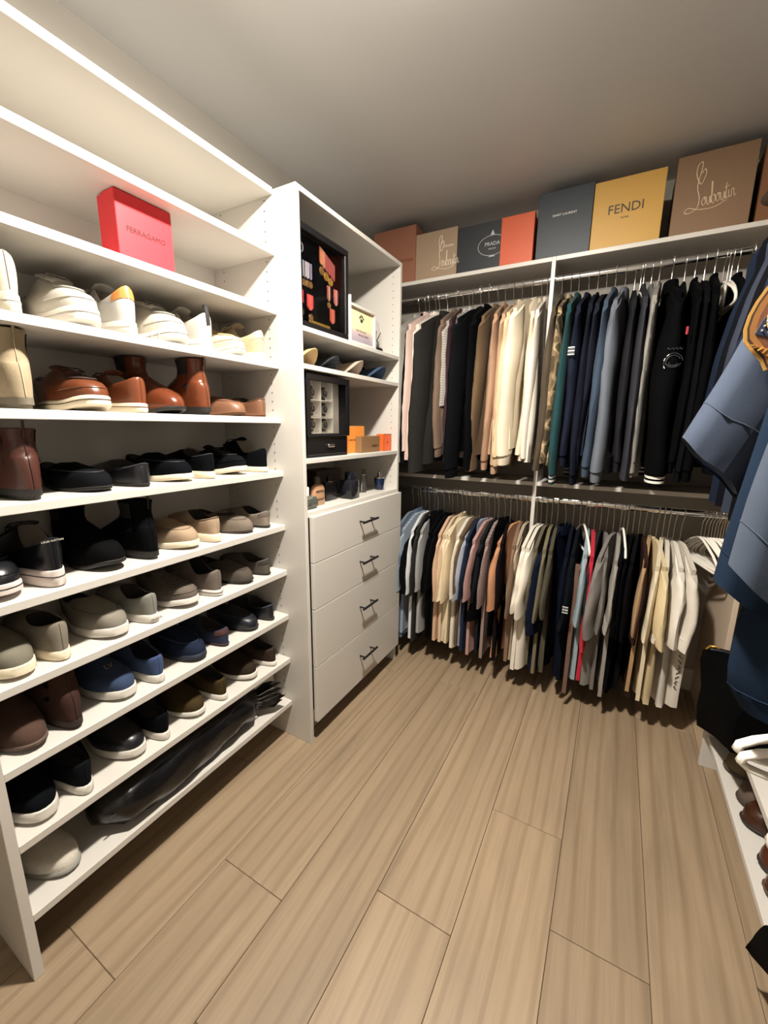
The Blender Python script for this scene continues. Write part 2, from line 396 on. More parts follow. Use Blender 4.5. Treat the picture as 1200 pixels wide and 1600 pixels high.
        for j in range(p.get('nl', 5)):
            k = .62+.085*j; a = .62-.16*j/4
            lc.tube([P(t*a/4, min(k, 1), .004) for t in range(-4, 5)], .0026, 5)
        lc.tube([P(0, .97, .008)+Vector((0, 0, .003)), P(.5, .93, .016), P(.62, .85, .014), P(.3, .9, .01)], .0018, 5)
        lc.tube([P(0, .97, .008)+Vector((0, 0, .003)), P(-.5, .93, .016), P(-.62, .85, .014), P(-.3, .9, .01)], .0018, 5)
        lc.build('laces', lm, r, True)
    if p.get('seam'):
        sp = [P(t/10, .50+.30*abs(t/13)**2, .0012) for t in range(-13, 14)]
        MB().tube(sp, .0016, 5).build('apron_seam', p['seam'], r, True)
        if p.get('strap'):
            MB().loft([[P(t*.11, k, .0022) for t in range(-8, 9)] for k in (.80, .93)], False, False, False).build('strap', p['strap'], r, True)
    if p.get('band'):
        MB().tube([P(PI+t/10, .93, .001) for t in range(-12, 13)], .0022, 5).build('collar_band', p['band'], r, True)
    if p.get('patch'):      # heel counter in another colour
        MB().loft([[P(PI+t*.085, k, .0014) for t in range(-9, 10)] for k in (.45, .62, .8, .99)], False, False, False).build('heel_tab', p['patch'], r, True)
    if not boot and p.get('counter', 1):
        MB().tube([P(PI, .05+.9*j/8, .0008) for j in range(9)], .0009, 5).build('back_seam', p.get('bs', um), r, True)
    if boot:
        for s_ in (1, -1):
            rr = []
            for j in range(6):
                f = j/5; zz = z0+.07+(boot-z0-.072)*f
                rr.append([Vector((cx-.006+(.026-.008*f+.010*f*f)*q, s_*(.0372-.004*math.sin(f*PI)+.0008)*math.sqrt(max(.1, 1-(.4*q)**2)), zz)) for q in (-1, -.5, 0, .5, 1)])
            MB().loft(rr, False, False, False).build('elastic_panel', p.get('em', BLACK), r, True)
        MB().tube([(cx-.006-.060-.003*math.sin(PI*j/8), 0, boot-.02+.038*math.sin(PI*j/8) if j < 9 else boot) for j in range(9)], .003, 6).build('pull_tab', p.get('em', um), r, True)
        MB().tube([rings[min(len(rings)-1, 1+j)][n//2]+Vector((-.0012, 0, 0)) for j in range(len(rings)-1)], .0009, 5).build('back_seam', p.get('bs', um), r, True)
    if p.get('tabm'):
        MB().loft([[P(PI, .35+.65*j/6, .003)+Vector((0, y, 0)) for y in (-.006, .006)] for j in range(7)]+[[P(PI, 1, .003)+Vector((.004, y, .022)) for y in (-.006, .006)], [P(PI, 1, 0)+Vector((.014, y, .018)) for y in (-.006, .006)]], False, False, False).build('pull_tab', p['tabm'], r, True)
    if p.get('ridges'):
        rb = MB()
        for i in range(4, 29):
            t = PI*2*i/32
            v = outl(t, 1.02); z = zs(outl(t).x); rb.box(v.x-.0015, v.x+.0015, v.y-.0012, v.y+.0012, z+.004, z+st-.004)
        rb.build('sole_ridges', sm, r)
    if p.get('txt'):
        tx, sz, where, tm = p['txt']
        if where == 'sole':
            text(tx, sz, (-L/2*1.02-.001, 0, st*.5), (0, -1, 0), (0, 0, 1), tm, r)
        elif where == 'heel':
            text(tx, sz, P(PI, .72, .003), (0, -1, 0), (.25, 0, 1), tm, r)
        else:
            v = P(.0, .80, .004); text(tx, sz, v, (0, 1, 0), (-1, 0, .55), tm, r)
    r.scale = (scale,)*3
    return r

def lea(c, r=.42): return mat(c, r, kind='leather')
def sue(c): return mat(c, .9, kind='suede')
WS = mat('cdc8bf', .55, kind='card'); CS = mat('d9cdb4', .6, kind='card'); DS = mat('1d1a18', .6); PS = mat('cbbfb8', .55, kind='card')
sneaker_w = dict(um=lea('bdb9b0', .5), sm=WS, lm=mat('8a8075', .9), sole=.034, heel=.068, sideh=.05, throat=.092, laces=mat('c9c5bb', .8), spring=.014, w=.053, L=.292)
slip = dict(sole=.026, heel=.056, sideh=.044, throat=.066, spring=.008, sm=WS)
driver = dict(sole=.010, heel=.055, sideh=.040, throat=.060, spring=.006, w=.048, L=.275, flare=.97)
chel = dict(sole=.012, heeled=.022, shaft=.169, sm=DS, w=.049, L=.29)
def D(base, **k): d = dict(base); d.update(k); return d
ROWS = [
 (3, [(.432, 0, 'large off-white platform sneaker, heel out', D(sneaker_w, um=lea('c2b9a8', .5), sm=mat('c8bfae', .55), sole=.040, heel=.082, sideh=.06, bs=mat('8a8072', .7))),
      (.575, 1, 'white sneaker with grey laces, toe out', D(sneaker_w, laces=mat('8f8d86', .8))),
      (.690, 0, 'white sneaker with orange-tan heel tab, heel out', D(sneaker_w, um=mat('c3c0ba', .6, kind='leather'), sole=.036, patch=lea('c98448', .35), heel=.085)),
      (.817, 1, 'white sneaker with ridged sole and laces, toe out', D(sneaker_w, um=lea('c4beb0', .5), ridges=1, sole=.030, laces=mat('7f7d76', .8))),
      (.930, 0, 'white sneaker with black heel pull strap, heel out', D(sneaker_w, um=lea('c6c2ba', .5), tabm=mat('141414', .6), heel=.078)),
      (1.036, 1, 'small cream sneaker with tan laces, toe out', D(sneaker_w, um=sue('cdbb9b'), sole=.022, throat=.06, laces=mat('a98e68', .8), w=.047, L=.27)),
      (1.138, 0, 'cream sneaker with beige suede quarter, heel out', D(sneaker_w, um=sue('b9a486'), sole=.027, patch=lea('c6b795', .5), w=.047, heel=.075, L=.27))]),
 (4, [(.437, 0, 'beige suede ankle boot with heel pull loop, heel out', D(chel, um=sue('9c8d74'), em=mat('8f8470', .8), sm=mat('6c6455', .7), bs=mat('c3b594', .8))),
      (.575, 1, 'brown leather lace-up sneaker on white sole, toe out', D(sneaker_w, um=lea('63351f', .35), sm=CS, sole=.026, laces=mat('2e1a12', .8), throat=.078)),
      (.688, 0, 'brown leather low sneaker on white sole, heel out', D(sneaker_w, um=lea('6d3a22', .32), sm=CS, sole=.026, laces=mat('5c2d16', .8), throat=.078)),
      (.792, 1, 'polished cognac ankle boot, toe out', D(chel, um=lea('60301b', .22), em=mat('2a1a14', .8))),
      (.902, 0, 'polished cognac ankle boot, heel out', D(chel, um=lea('693720', .22), em=mat('1c1a22', .8), bs=mat('3a1c0d', .6))),
      (1.030, 1, 'tan leather driving moccasin, toe out', D(driver, um=lea('74503a', .45), sm=mat('6b452c', .7), seam=mat('5c3a24', .7), strap=lea('74503a', .4))),
      (1.142, 0, 'tan leather driving moccasin, heel out', D(driver, um=lea('6f4b36', .45), sm=mat('6b452c', .7), band=mat('5c3a24', .7)))]),
 (5, [(.426, 0, 'dark brown leather ankle boot with pull loop, heel out', D(chel, um=lea('43241c', .4), em=mat('3a221c', .7), shaft=.160)),
      (.556, 1, 'black suede moccasin with stitched toe, toe out', D(driver, um=sue('191a1e'), sm=DS, seam=mat('2a2b30', .6))),
      (.672, 0, 'black leather moccasin with stitched heel, heel out', D(driver, um=lea('17181c', .4), sm=DS, band=mat('303138', .5))),
      (.795, 1, 'black suede boat shoe on white sole, toe out', D(slip, um=sue('121319'), sm=CS, sole=.018, seam=mat('22242c', .6))),
      (.903, 0, 'black suede boat shoe on cream sole, heel out', D(slip, um=sue('131419'), sm=CS, sole=.024, band=mat('22242c', .6))),
      (1.020, 1, 'black canvas lace-up sneaker on thin white sole, toe out', D(sneaker_w, um=sue('15161b'), sm=CS, sole=.018, laces=mat('101014', .8), throat=.066, w=.046)),
      (1.132, 0, 'black knit sneaker on thin white sole, heel out', D(sneaker_w, um=sue('101219'), sm=CS, sole=.020, laces=mat('101014', .8), w=.046))]),
 (6, [(.322, 1, 'black leather lace-up on white sole, toe out', D(sneaker_w, um=lea('15161a', .3), sm=PS, sole=.026, laces=mat('101014', .8))),
      (.441, 0, 'black leather high sneaker on thick white sole, heel out', D(sneaker_w, um=lea('101116', .3), sm=PS, sole=.042, heel=.078, laces=mat('101014', .8), txt=('LOUIS VUITTON', .0062, 'heel', mat('b9b4aa', .4)), band=mat('1b1c22', .3))),
      (.565, 1, 'black suede ankle boot, toe out', D(chel, um=sue('141416'), em=mat('0c0c0e', .8), spring=.02)),
      (.680, 0, 'black suede ankle boot with pull loop, heel out', D(chel, um=sue('111216'), em=mat('0c0c0e', .8))),
      (.797, 1, 'beige suede loafer on cream sole, toe out', D(slip, um=sue('98836c'), sm=CS, sole=.020, seam=mat('7d6a55', .7), strap=sue('98836c'))),
      (.905, 0, 'beige suede loafer on cream sole, heel out', D(slip, um=sue('a58f78'), sm=CS, sole=.028, band=mat('6f5e4c', .7))),
      (1.027, 1, 'grey suede driving shoe with stitched toe, toe out', D(driver, um=sue('6f6459'), sm=mat('4e463e', .7), seam=mat('4b433b', .7), strap=sue('3a332e'))),
      (1.135, 0, 'grey suede driving shoe with dark rubber heel, heel out', D(driver, um=sue('7d7266'), sm=DS, patch=mat('5c5349', .8), lm=mat('1d1a18', .9)))]),
 (7, [(.320, 1, 'olive-grey suede slip-on at the left end, toe out', D(slip, um=sue('6f6b5e'), sm=CS)),
      (.424, 0, 'grey suede slip-on with cream sole, heel out', D(slip, um=sue('7d766a'), sm=CS, heel=.072, sideh=.06)),
      (.552, 1, 'pale grey suede slip-on with apron seam, toe out', D(slip, um=sue('7a756a'), sm=WS, seam=mat('5d584f', .8))),
      (.655, 0, 'pale grey canvas slip-on with lettered sole, heel out', D(slip, um=mat('7c7b73', .9, kind='suede'), sm=WS, heel=.062, txt=('PRADA', .011, 'sole', mat('3a3632', .6)))),
      (.780, 1, 'brown-grey suede lace-up on white sole, toe out', D(sneaker_w, um=sue('5f564e'), sm=WS, sole=.02, laces=mat('4a433c', .8), throat=.062)),
      (.890, 0, 'brown-grey suede lace-up on white sole, heel out', D(sneaker_w, um=sue('6a6058'), sm=WS, sole=.022, laces=mat('4a433c', .8), lm=mat('16161a', .9))),
      (1.016, 1, 'dark grey suede driving shoe, toe out', D(driver, um=sue('4a443d'), sm=DS, seam=mat('37322c', .8))),
      (1.120, 0, 'dark grey suede driving shoe with rubber heel patch, heel out', D(driver, um=sue('544d46'), sm=DS, patch=mat('2d2925', .8)))]),
 (8, [(.310, 1, 'brown nubuck ankle boot at the left end, toe out', D(chel, um=sue('4d3a32'), sm=mat('5a4a40', .8), shaft=.160)),
      (.425, 0, 'dark brown nubuck ankle boot, heel out', D(chel, um=sue('3f2c27'), sm=mat('2d221d', .8), shaft=.160, bs=mat('2b1d19', .7))),
      (.551, 1, 'blue suede loafer with metal monogram, toe out', D(slip, um=sue('33415a'), sm=WS, txt=('LV', .022, 'vamp', mat('b9b4aa', .3, 1)), seam=mat('26314a', .8))),
      (.662, 0, 'blue suede loafer on pale sole, heel out', D(slip, um=sue('3c4c6e'), sm=WS, lm=mat('10131c', .9))),
      (.793, 1, 'navy suede loafer on navy sole, toe out', D(slip, um=sue('1d2536'), sm=mat('1a2130', .7), seam=mat('2c3850', .8), sole=.018)),
      (.905, 0, 'navy suede driving shoe with brown heel patch, heel out', D(driver, um=sue('2b3146'), sm=mat('3a2420', .8), patch=mat('4a2c26', .8))),
      (1.030, 1, 'black stitched leather moccasin, toe out', D(driver, um=lea('14161e', .4), sm=DS, seam=mat('303544', .5), strap=lea('14161e', .3))),
      (1.138, 0, 'black woven leather moccasin, heel out', D(driver, um=lea('12141b', .4), sm=DS, band=mat('303544', .5)))]),
 (9, [(.330, 1, 'black canvas slip-on on white sole at the left end, toe out', D(slip, um=sue('14181c'), sm=WS, sole=.03)),
      (.432, 0, 'black canvas slip-on with notched collar, heel out', D(slip, um=sue('171a20'), sm=WS, sole=.026, heel=.062, sideh=.05)),
      (.556, 1, 'black leather slip-on on white sole, toe out', D(slip, um=lea('14151b', .35), sm=WS)),
      (.660, 0, 'black suede slip-on on white sole, heel out', D(slip, um=sue('12131a'), sm=WS)),
      (.770, 1, 'olive green suede slip-on on white sole, toe out', D(slip, um=sue('3b301d'), sm=WS, sole=.018)),
      (.884, 0, 'olive green suede slip-on on white sole, heel out', D(slip, um=sue('40341f'), sm=WS, sole=.022)),
      (1.012, 1, 'dark brown suede slip-on on white sole, toe out', D(slip, um=sue('2f271f'), sm=WS, sole=.020)),
      (1.128, 0, 'dark brown suede slip-on on white sole, heel out', D(slip, um=sue('372c25'), sm=WS, sole=.020))]),
]
for si, items in ROWS:
    for y, out, lab, p in items:
        L = p.get('L', .285)
        random.random()
        y = max(y, .333 if si > 5 else .3)
        shoe('shoe', lab+', '+ORD[si]+' shelf from top', (XS-.012-L/2-random.uniform(0, .008), y, SZ[si]+.0003), bool(out), p, 'shoes on the '+ORD[si]+' shelf', yaw=random.uniform(-.05, .05), side=1 if out else -1)
kn = D(slip, um=mat('cfc9bd', .95, kind='knit'), sm=mat('8f8d86', .8), sole=.014, heel=.05, throat=.06, L=.27)
shoe('shoe', 'white knitted slipper lying on the bottom shelf by the end panel', (XS-.16, .345, SZ[10]), True, kn, yaw=.15)

# black leather bag rolled on the bottom shelf
bag = thing('leather_bag', 'black soft leather bag lying crumpled along the bottom shoe shelf', 'bag', (XS-.088, .80, SZ[10]))
rings = []
N_ = 28
for j in range(N_+1):
    f = j/N_; y = -.35+.62*f; e = min(1, 6*f+.35)*min(1, (1-f)*5+.45)
    rr = .079*e; fl = []
    for k in range(22):
        a = 2*PI*k/22
        wv_ = 1+.05*math.sin(3*a+f*9)+.04*math.sin(7*a-f*22)+.05*math.sin(f*38+2*a)*smooth_step((f-.5)*3)+random.uniform(-.004, .004)
        fl.append((math.cos(a)*rr*1.06*wv_+.012*math.sin(f*4), y, max(.0005, .070+math.sin(a)*rr*wv_*.98+.01*f)))
    rings.append(fl)
BL = mat('0b0b0d', .25, kind='leather')
MB().loft(rings).build('bag_body', BL, bag, True)
fr = MB()
for k in range(7):
    a = -.9+k*.35; fr.loft([[(.02+.03*math.cos(a)+dx, .25, .07+.045*math.sin(a)+dz) for dx, dz in ((-.01, 0), (.012, .004))], [(.03+.05*math.cos(a)+dx*1.6, .30+.012*(k % 2), .07+.06*math.sin(a)+dz) for dx, dz in ((-.012, 0), (.014, .01))], [(.035+.06*math.cos(a)+dx*1.2, .325+.01*(k % 3), .075+.055*math.sin(a)+dz) for dx, dz in ((-.01, 0), (.012, .006))]], False, False, False)
fr.build('gathered_end', BL, bag)
MB().tube([(.062, -.33+.05*j, .075+.004*math.sin(j)) for j in range(13)], .0025, 6).build('zip_seam', mat('2b2b2e', .4), bag, True)

# ---------------------------------------------------------------- boxes
def cbox(name, lab, x0, x1, y0, y1, z0, z1, m, lid='front', lm=None, rz=0, group=None, lidd=.03):
    cx, cy = (x0+x1)/2, (y0+y1)/2
    r = thing(name, lab, 'box', (cx, cy, z0), rz, group); hx, hy, h = (x1-x0)/2, (y1-y0)/2, z1-z0
    if lid == 'front':    # stands on its side: lid faces -y
        MB().box(-hx+.003, hx-.003, -hy+lidd, hy, .003, h-.003, .001).build('box_base', m, r)
        MB().box(-hx, hx, -hy, -hy+lidd+.012, 0, h, .0015).build('lid', lm or m, r)
    elif lid == 'frontx':
        MB().box(-hx, hx-lidd, -hy+.003, hy-.003, .003, h-.003, .001).build('box_base', m, r)
        MB().box(hx-lidd-.012, hx, -hy, hy, 0, h, .0015).build('lid', lm or m, r)
    return r
GR = dict(group=None)
ZT = 2.1372
b = cbox('gift_box', 'brown-red cardboard box at the far left of the top shelf', -1.34, -1.075, 2.262, 2.48, ZT, 2.435, mat('8f5e48', .6, kind='card'))
text('LOUIS VUITTON', .024, (.028, -.1105, .125), (1, 0, 0), (0, 0, 1), mat('6e2b20', .6), b, align='CENTER')
TAN = mat('9c866f', .6, kind='card')
b = cbox('gift_box', 'beige box with pale script lettering beside the brown-red box', -1.073, -.837, 2.262, 2.48, ZT, 2.378, TAN)
def script(parent, o, s, m, tilt=0):
    """cursive: a tall looped L, then small joined letters and a flourish"""
    T_ = MB()
    def P_(pts, r=.0016):
        q = []
        for i in range(len(pts)-1):      # catmull-rom
            p0 = pts[max(0, i-1)]; p1 = pts[i]; p2 = pts[i+1]; p3 = pts[min(len(pts)-1, i+2)]
            for k in range(5):
                t = k/5; q.append(tuple(.5*((2*p1[d])+(-p0[d]+p2[d])*t+(2*p0[d]-5*p1[d]+4*p2[d]-p3[d])*t*t+(-p0[d]+3*p1[d]-3*p2[d]+p3[d])*t**3) for d in (0, 1)))
        q.append(pts[-1]); ca, sa = math.cos(tilt), math.sin(tilt)
        T_.tube([(o[0]+s*(ca*a-sa*c), o[1], o[2]+s*(sa*a+ca*c)) for a, c in q], r, 5)
    P_([(.42, .9), (.5, 1.0), (.52, .85), (.40, .62), (.30, .9), (.34, 1.15), (.44, 1.2), (.42, 1.0), (.32, .6), (.36, .25), (.30, .0), (.10, -.08), (.0, -.02), (.1, .06), (.35, -.05), (.7, -.1), (1.0, .0)])
    x = .42
    for ch in 'ouboutin':
        w_ = {'i': .06, 't': .07}.get(ch, .11)
        if ch == 'o': P_([(x+w_*.5, .25), (x, .14), (x+w_*.3, .03), (x+w_*.8, .12), (x+w_*.5, .25), (x+w_, .2)], .0012)
        elif ch == 'u': P_([(x, .24), (x+.01, .06), (x+w_*.5, .03), (x+w_*.8, .24), (x+w_*.85, .05), (x+w_, .1)], .0012)
        elif ch == 'b': P_([(x, .05), (x+.04, .5), (x+.02, .58), (x+.01, .1), (x+w_*.5, .02), (x+w_*.9, .15), (x+w_*.5, .25), (x+w_, .2)], .0012)
        elif ch == 't': P_([(x+.03, .45), (x+.01, .06), (x+w_, .08)], .0012); P_([(x-.03, .33), (x+.07, .35)], .001)
        elif ch == 'i': P_([(x, .24), (x+.01, .05), (x+w_, .1)], .0012); P_([(x+.01, .34), (x+.015, .36)], .0014)
        elif ch == 'n': P_([(x, .05), (x+.01, .22), (x+w_*.5, .24), (x+w_*.6, .05), (x+w_, .1)], .0012)
        x += w_
    T_.build('script_lettering', m, parent, True)
script(b, (-.02, -.1105, .06), .125, mat('e9dfce', .5)); text('Christian', .017, (.068, -.1105, .158), (1, 0, 0), (0, 0, 1), mat('e9dfce', .5), b, shear=.4)
b = cbox('gift_box', 'black box with white oval emblem beside the script box', -.834, -.607, 2.264, 2.48, ZT, 2.366, mat('23272d', .5, kind='card'))
SIL = mat('b8bcc0', .4); MB().tube([(.068+.072*math.cos(a*PI/20), -.1085, .118+.046*math.sin(a*PI/20)) for a in range(40)], .0014, 5, True).build('oval_emblem', SIL, b)
text('PRADA', .024, (.068, -.1085, .125), (1, 0, 0), (0, 0, 1), SIL, b); text('MILANO', .010, (.068, -.1085, .103), (1, 0, 0), (0, 0, 1), SIL, b)
MB().prism([(.058, .166), (.078, .166), (.074, .176), (.068, .188), (.062, .176)], -.1095, -.1080, 'y').build('crest', SIL, b)
MB().prism([(.05, .066), (.086, .066), (.068, .074)], -.1095, -.1080, 'y').build('crest', SIL, b)
b = cbox('gift_box', 'narrow bright orange box standing between two dark boxes', -.603, -.448, 2.235, 2.47, ZT, 2.355, mat('c4552e', .5, kind='card'), lidd=.02)
b = cbox('gift_box', 'tall dark slate box with tiny white lettering', -.438, -.205, 2.255, 2.48, ZT, 2.426, mat('28313a', .5, kind='card'))
text('SAINT LAURENT', .013, (.0, -.1130, .185), (1, 0, 0), (0, 0, 1), mat('e8e8e8', .5), b, space=1.1)
b = cbox('gift_box', 'large yellow box with black lettering', -.200, .062, 2.222, 2.48, ZT, 2.400, mat('bd923e', .5, kind='card'), rz=.0, lidd=.05)
text('FENDI', .050, (-.005, -.1297, .143), (1, 0, 0), (0, 0, 1), mat('241a10', .5), b); text('ROMA', .011, (-.005, -.1297, .108), (1, 0, 0), (0, 0, 1), mat('241a10', .5), b)
b = cbox('gift_box', 'largest tan box with pale script lettering near the ceiling', .096, .352, 2.245, 2.49, ZT, 2.430, mat('7e6248', .6, kind='card'))
script(b, (-.085, -.1240, .09), .135, mat('d9c3a4', .5), .12)
cbox('gift_box', 'brown box beyond the largest tan box at the right end', .375, .60, 2.27, 2.49, ZT, 2.42, mat('7c5130', .6, kind='card'))

b = cbox('gift_box', 'red square box standing alone on the third shelf', -1.250, -1.168, .690, .845, SZ[2], SZ[2]+.170, mat('e0303a', .45, kind='card'), lid='frontx', lidd=.045)
text('FERRAGAMO', .0185, (.0416, 0, .085), (0, 1, 0), (0, 0, 1), mat('160304', .6), b)
ZC1 = 1.2342
b = cbox('gift_box', 'orange square box behind the small brown box', -1.115, -1.09, 1.572, 1.755, ZC1, ZC1+.125, mat('e08a3a', .5, kind='card'), lid='frontx', lidd=.012)
text('LOUIS VUITTON', .012, (.0130, .00, .060), (0, 1, 0), (0, 0, 1), mat('5a2f10', .5), b)
b = cbox('gift_box', 'small brown box in front of the orange box', -1.088, -1.055, 1.672, 1.85, ZC1, ZC1+.078, mat('80613f', .6, kind='card'), lid='frontx', lidd=.02)
text('BURBERRY', .0125, (.0170, .04, .030), (0, 1, 0), (0, 0, 1), mat('2a1c12', .5), b)
b = cbox('gift_box', 'small vivid orange box with dark edges at the right', -1.10, -1.052, 1.885, 1.965, ZC1, ZC1+.086, mat('e8642a', .45, kind='card'), lid='frontx', lidd=.03)
for a_ in ((-.0405, .0405, 0, .002), (-.0405, .0405, .084, .0862), (-.0405, -.038, 0, .0862), (.038, .0405, 0, .0862)):
    MB().box(.0235, .0246, *a_).build('dark_edge', mat('6b2a12', .5), b)
MB().lathe([(0, 0), (.005, 0), (.005, .001), (0, .001)], 12).build('emblem', mat('7a2f14', .5), b, loc=(.0242, 0, .044), rot=(0, PI/2, 0))

# ---------------------------------------------------------------- cabinet contents
THIN = mat('ffffff', .05, trans=1, spec=.2); THIN.node_tree.nodes['Principled BSDF'].inputs['IOR'].default_value = 1.12
mc = thing('medal_case', 'black shadow-box frame of medals and ribbons on the upper cabinet shelf', 'display case', (-1.10, 1.385, 1.7092), 0)
W2, H2 = .158, .345
for (a, b_, c, d) in ((-W2, W2, 0, .024), (-W2, W2, H2-.024, H2), (-W2, -W2+.024, .024, H2-.024), (W2-.024, W2, .024, H2-.024)):
    MB().box(.0, .065, a, b_, c, d, .002).build('frame', BLACK, mc)
MB().box(.0, .036, -W2+.024, W2-.024, .024, H2-.024).build('backing', mat('07080b', .9, kind='cloth'), mc)
MB().box(.056, .058, -W2+.024, W2-.024, .024, H2-.024).build('glass', THIN, mc)
DXM = .030
rb = ['b9b4c4', '8f86a8', '5e5f86', 'c7a0a8', 'd8c7c9', '3c6650', 'd4cfc6']; GOLD = mat('c79a45', .45, .6); BRZ = mat('96703f', .5, .5)
def ribbon(y, z, w_, h, cols, tip=0, shear=0):
    k = len(cols); root = None
    for i, c in enumerate(cols):
        a, b_ = y+w_*i/k, y+w_*(i+1)/k
        f = lambda yy: shear*(yy-y)
        tp = (lambda yy: tip*(1-abs((yy-y)/w_*2-1)))
        o = MB().prism([(a, z-h-tp(a)+f(a)), (b_, z-h-tp(b_)+f(b_)), (b_, z+f(b_)), (a, z+f(a))], .037, .041).build('ribbon_stripe' if root else 'ribbon', mat(c, .7), root or mc)
        root = root or o
def medal(y, z, r_, m):
    o = MB().lathe([(0, 0), (r_, 0), (r_, .002), (r_*.85, .0035), (r_*.8, .002), (r_*.4, .0035), (0, .004)], 20).build('medal', m, mc, True, loc=(.038, y, z), rot=(0, PI/2, 0))
for i in range(5): ribbon(-.134+.017*i, .235, .0165, .050, [rb[(i*2) % 7], rb[(i*2+1) % 7], rb[(i*3+2) % 7], rb[(i*2) % 7]], .006, 0); medal(-.126+.017*i, .163, .0125, BRZ)
for i in range(6): ribbon(.0+.016*i, .315-.007*i, .0155, .055, ['c95f3e', 'e6c38c', 'b84a3e', 'e0b08a'] if i < 2 else ['b5544e', '7a3238', 'c96a60', 'a0444a'], .004, -.4)
for i in range(3): medal(.012+.028*i, .232-.012*i, .0155, GOLD if i else BRZ)
ribbon(.045, .190, .022, .045, ['b5544e', 'e0c0a0', '5a3a3a'], .012); medal(.056, .120, .012, BRZ)
ribbon(.090, .188, .026, .050, ['c96a60', 'e4b0a0', 'b5544e'], .012)
ribbon(-.134, .135, .032, .040, ['d93a44', 'e46a66', 'd93a44'], .014); medal(-.115, .060, .015, BRZ)
ribbon(-.080, .128, .034, .042, ['dd4a48', 'e46a5a', 'dd4a48'], .016); medal(-.060, .050, .013, BRZ)
ribbon(.062, .110, .030, .045, ['d8604c', 'e0806a', 'd8604c'], .014)
MB().tube([(.040, -.11+.012*math.cos(a*PI/10), .275+.015*math.sin(a*PI/10)) for a in range(20)], .002, 6, True).build('ring_pin', SIL, mc)
MB().box(.036, .040, -.07, .06, .028, .042, .001).build('name_plate', GOLD, mc)

pf = thing('picture_frame', 'white frame with paw print above handwritten lines', 'picture frame', (-1.085, 1.668, 1.7092), 0)
W2, H2 = .112, .163
for (a, b_, c, d) in ((-W2, W2, 0, .013), (-W2, W2, H2-.012, H2), (-W2, -W2+.012, .012, H2-.012), (W2-.012, W2, .012, H2-.012)):
    MB().box(0, .045, a, b_, c, d, .001).build('frame', WHITE, pf)
def grad():
    m = bpy.data.materials.new('print_sunset'); m.use_nodes = True; N = m.node_tree.nodes; L = m.node_tree.links; b = N['Principled BSDF']
    tc = N.new('ShaderNodeTexCoord'); sx = N.new('ShaderNodeSeparateXYZ'); r = N.new('ShaderNodeValToRGB'); L.new(tc.outputs['Generated'], sx.inputs[0]); L.new(sx.outputs['Z'], r.inputs[0])
    e = r.color_ramp.elements; e[0].position = 0; e[0].color = lin('8f8a9a'); e[1].position = .45; e[1].color = lin('ead9ad'); x = e.new(.3); x.color = lin('b9a8ac'); L.new(r.outputs[0], b.inputs[0]); return m
MB().box(.006, .034, -W2+.012, W2-.012, .012, H2-.012).build('printed_card', grad(), pf)
pw = mat('2a2722', .7)
pp = MB()
for (y, z, ry, rz_) in ((0, .108, .010, .008), (-.014, .119, .0042, .006), (-.005, .126, .0042, .0065), (.006, .126, .0042, .0065), (.015, .118, .0042, .006)):
    pp.loft([[(d, y+ry*math.cos(a*PI/8), z+rz_*math.sin(a*PI/8)) for a in range(16)] for d in (.0338, .0348)])
pp.build('paw_print', pw, pf)
text('I don\'t live more', .013, (.0345, -.005, .064), (0, 1, 0), (0, 0, 1), mat('7a6450', .7), pf, shear=.35)
text('than you, please', .013, (.0345, .015, .048), (0, 1, 0), (0, 0, 1), mat('7a5a60', .7), pf, shear=.35)
fr2 = tag(MB().box(-1.16, -1.030, 1.549, 1.556, 1.7092, 1.895, .001).build('white_board', PLASTIC), 'thin white board standing edge-on between medal case and paw frame', 'board')
tr = thing('ornament', 'dark figurine under a clear curved cover beside the paw frame', 'ornament', (-1.10, 1.850, 1.7092))
MB().lathe([(0, 0), (.05, 0), (.05, .02), (.047, .024), (0, .024)], 24).build('base', BLACK, tr, True)
MB().lathe([(.047, .024), (.046, .09), (.036, .135), (.022, .150), (0, .152), (0, .150), (.021, .148), (.034, .134), (.044, .09), (.045, .024)], 24).build('cover', CLEAR, tr, True)
MB().tube([(0, 0, .02), (.006, -.004, .05), (-.004, .004, .08), (.008, .01, .11)], [.022, .016, .020, .009], 10).build('figurine', mat('5a4438', .3), tr, True)
MB().tube([(.02, -.02, .03), (.026, .03, .10)], .003, 6).build('silver_bar', CHROME, tr, True)
MB().tube([(0, -.03, .152), (0, .0, .157), (0, .04, .160)], .0025, 6).build('rim', CHROME, tr, True)

def cap(lab, y, m, bm_, brim_w=.058, x=-1.105, rise=.062):
    r = thing('baseball_cap', lab, 'cap', (x, y, 1.5802))
    rings = []
    for j in range(9):
        f = j/8*PI/2*.98; rings.append([((.085*math.cos(f))*math.cos(a*PI/12)-.11, (.078*math.cos(f))*math.sin(a*PI/12), .004+.088*math.sin(f)) for a in range(24)])
    MB().loft(rings).build('crown', m, r, True)
    top = []; bot = []
    for i in range(9):
        s = -1+i/4; row = []; rw = []
        for j in range(6):
            f = j/5; x_ = -.045+.118*f*math.sqrt(max(.12, 1-s*s*.85*f)); z = .001+rise*(1-s*s)*(.85+.15*f)+.004
            row.append((x_, s*brim_w, z)); rw.append((x_, s*brim_w*.97, z-.003))
        top.append(row+rw[::-1])
    MB().loft(top).build('brim', bm_, r, True)
    MB().lathe([(0, 0), (.006, 0), (.004, .004), (0, .005)], 10).build('button', m, r, True, loc=(-.11, 0, .091))
cap('tan cap with curved brim at the left of the cap shelf', 1.312, mat('9c8462', .9, kind='cloth'), mat('c0a377', .9, kind='cloth'), .062)
cap('dark plaid cap second on the cap shelf', 1.475, mat('2e3238', .9, kind='stripe'), mat('3a3f46', .9, kind='stripe'), .060, -1.12, .058)
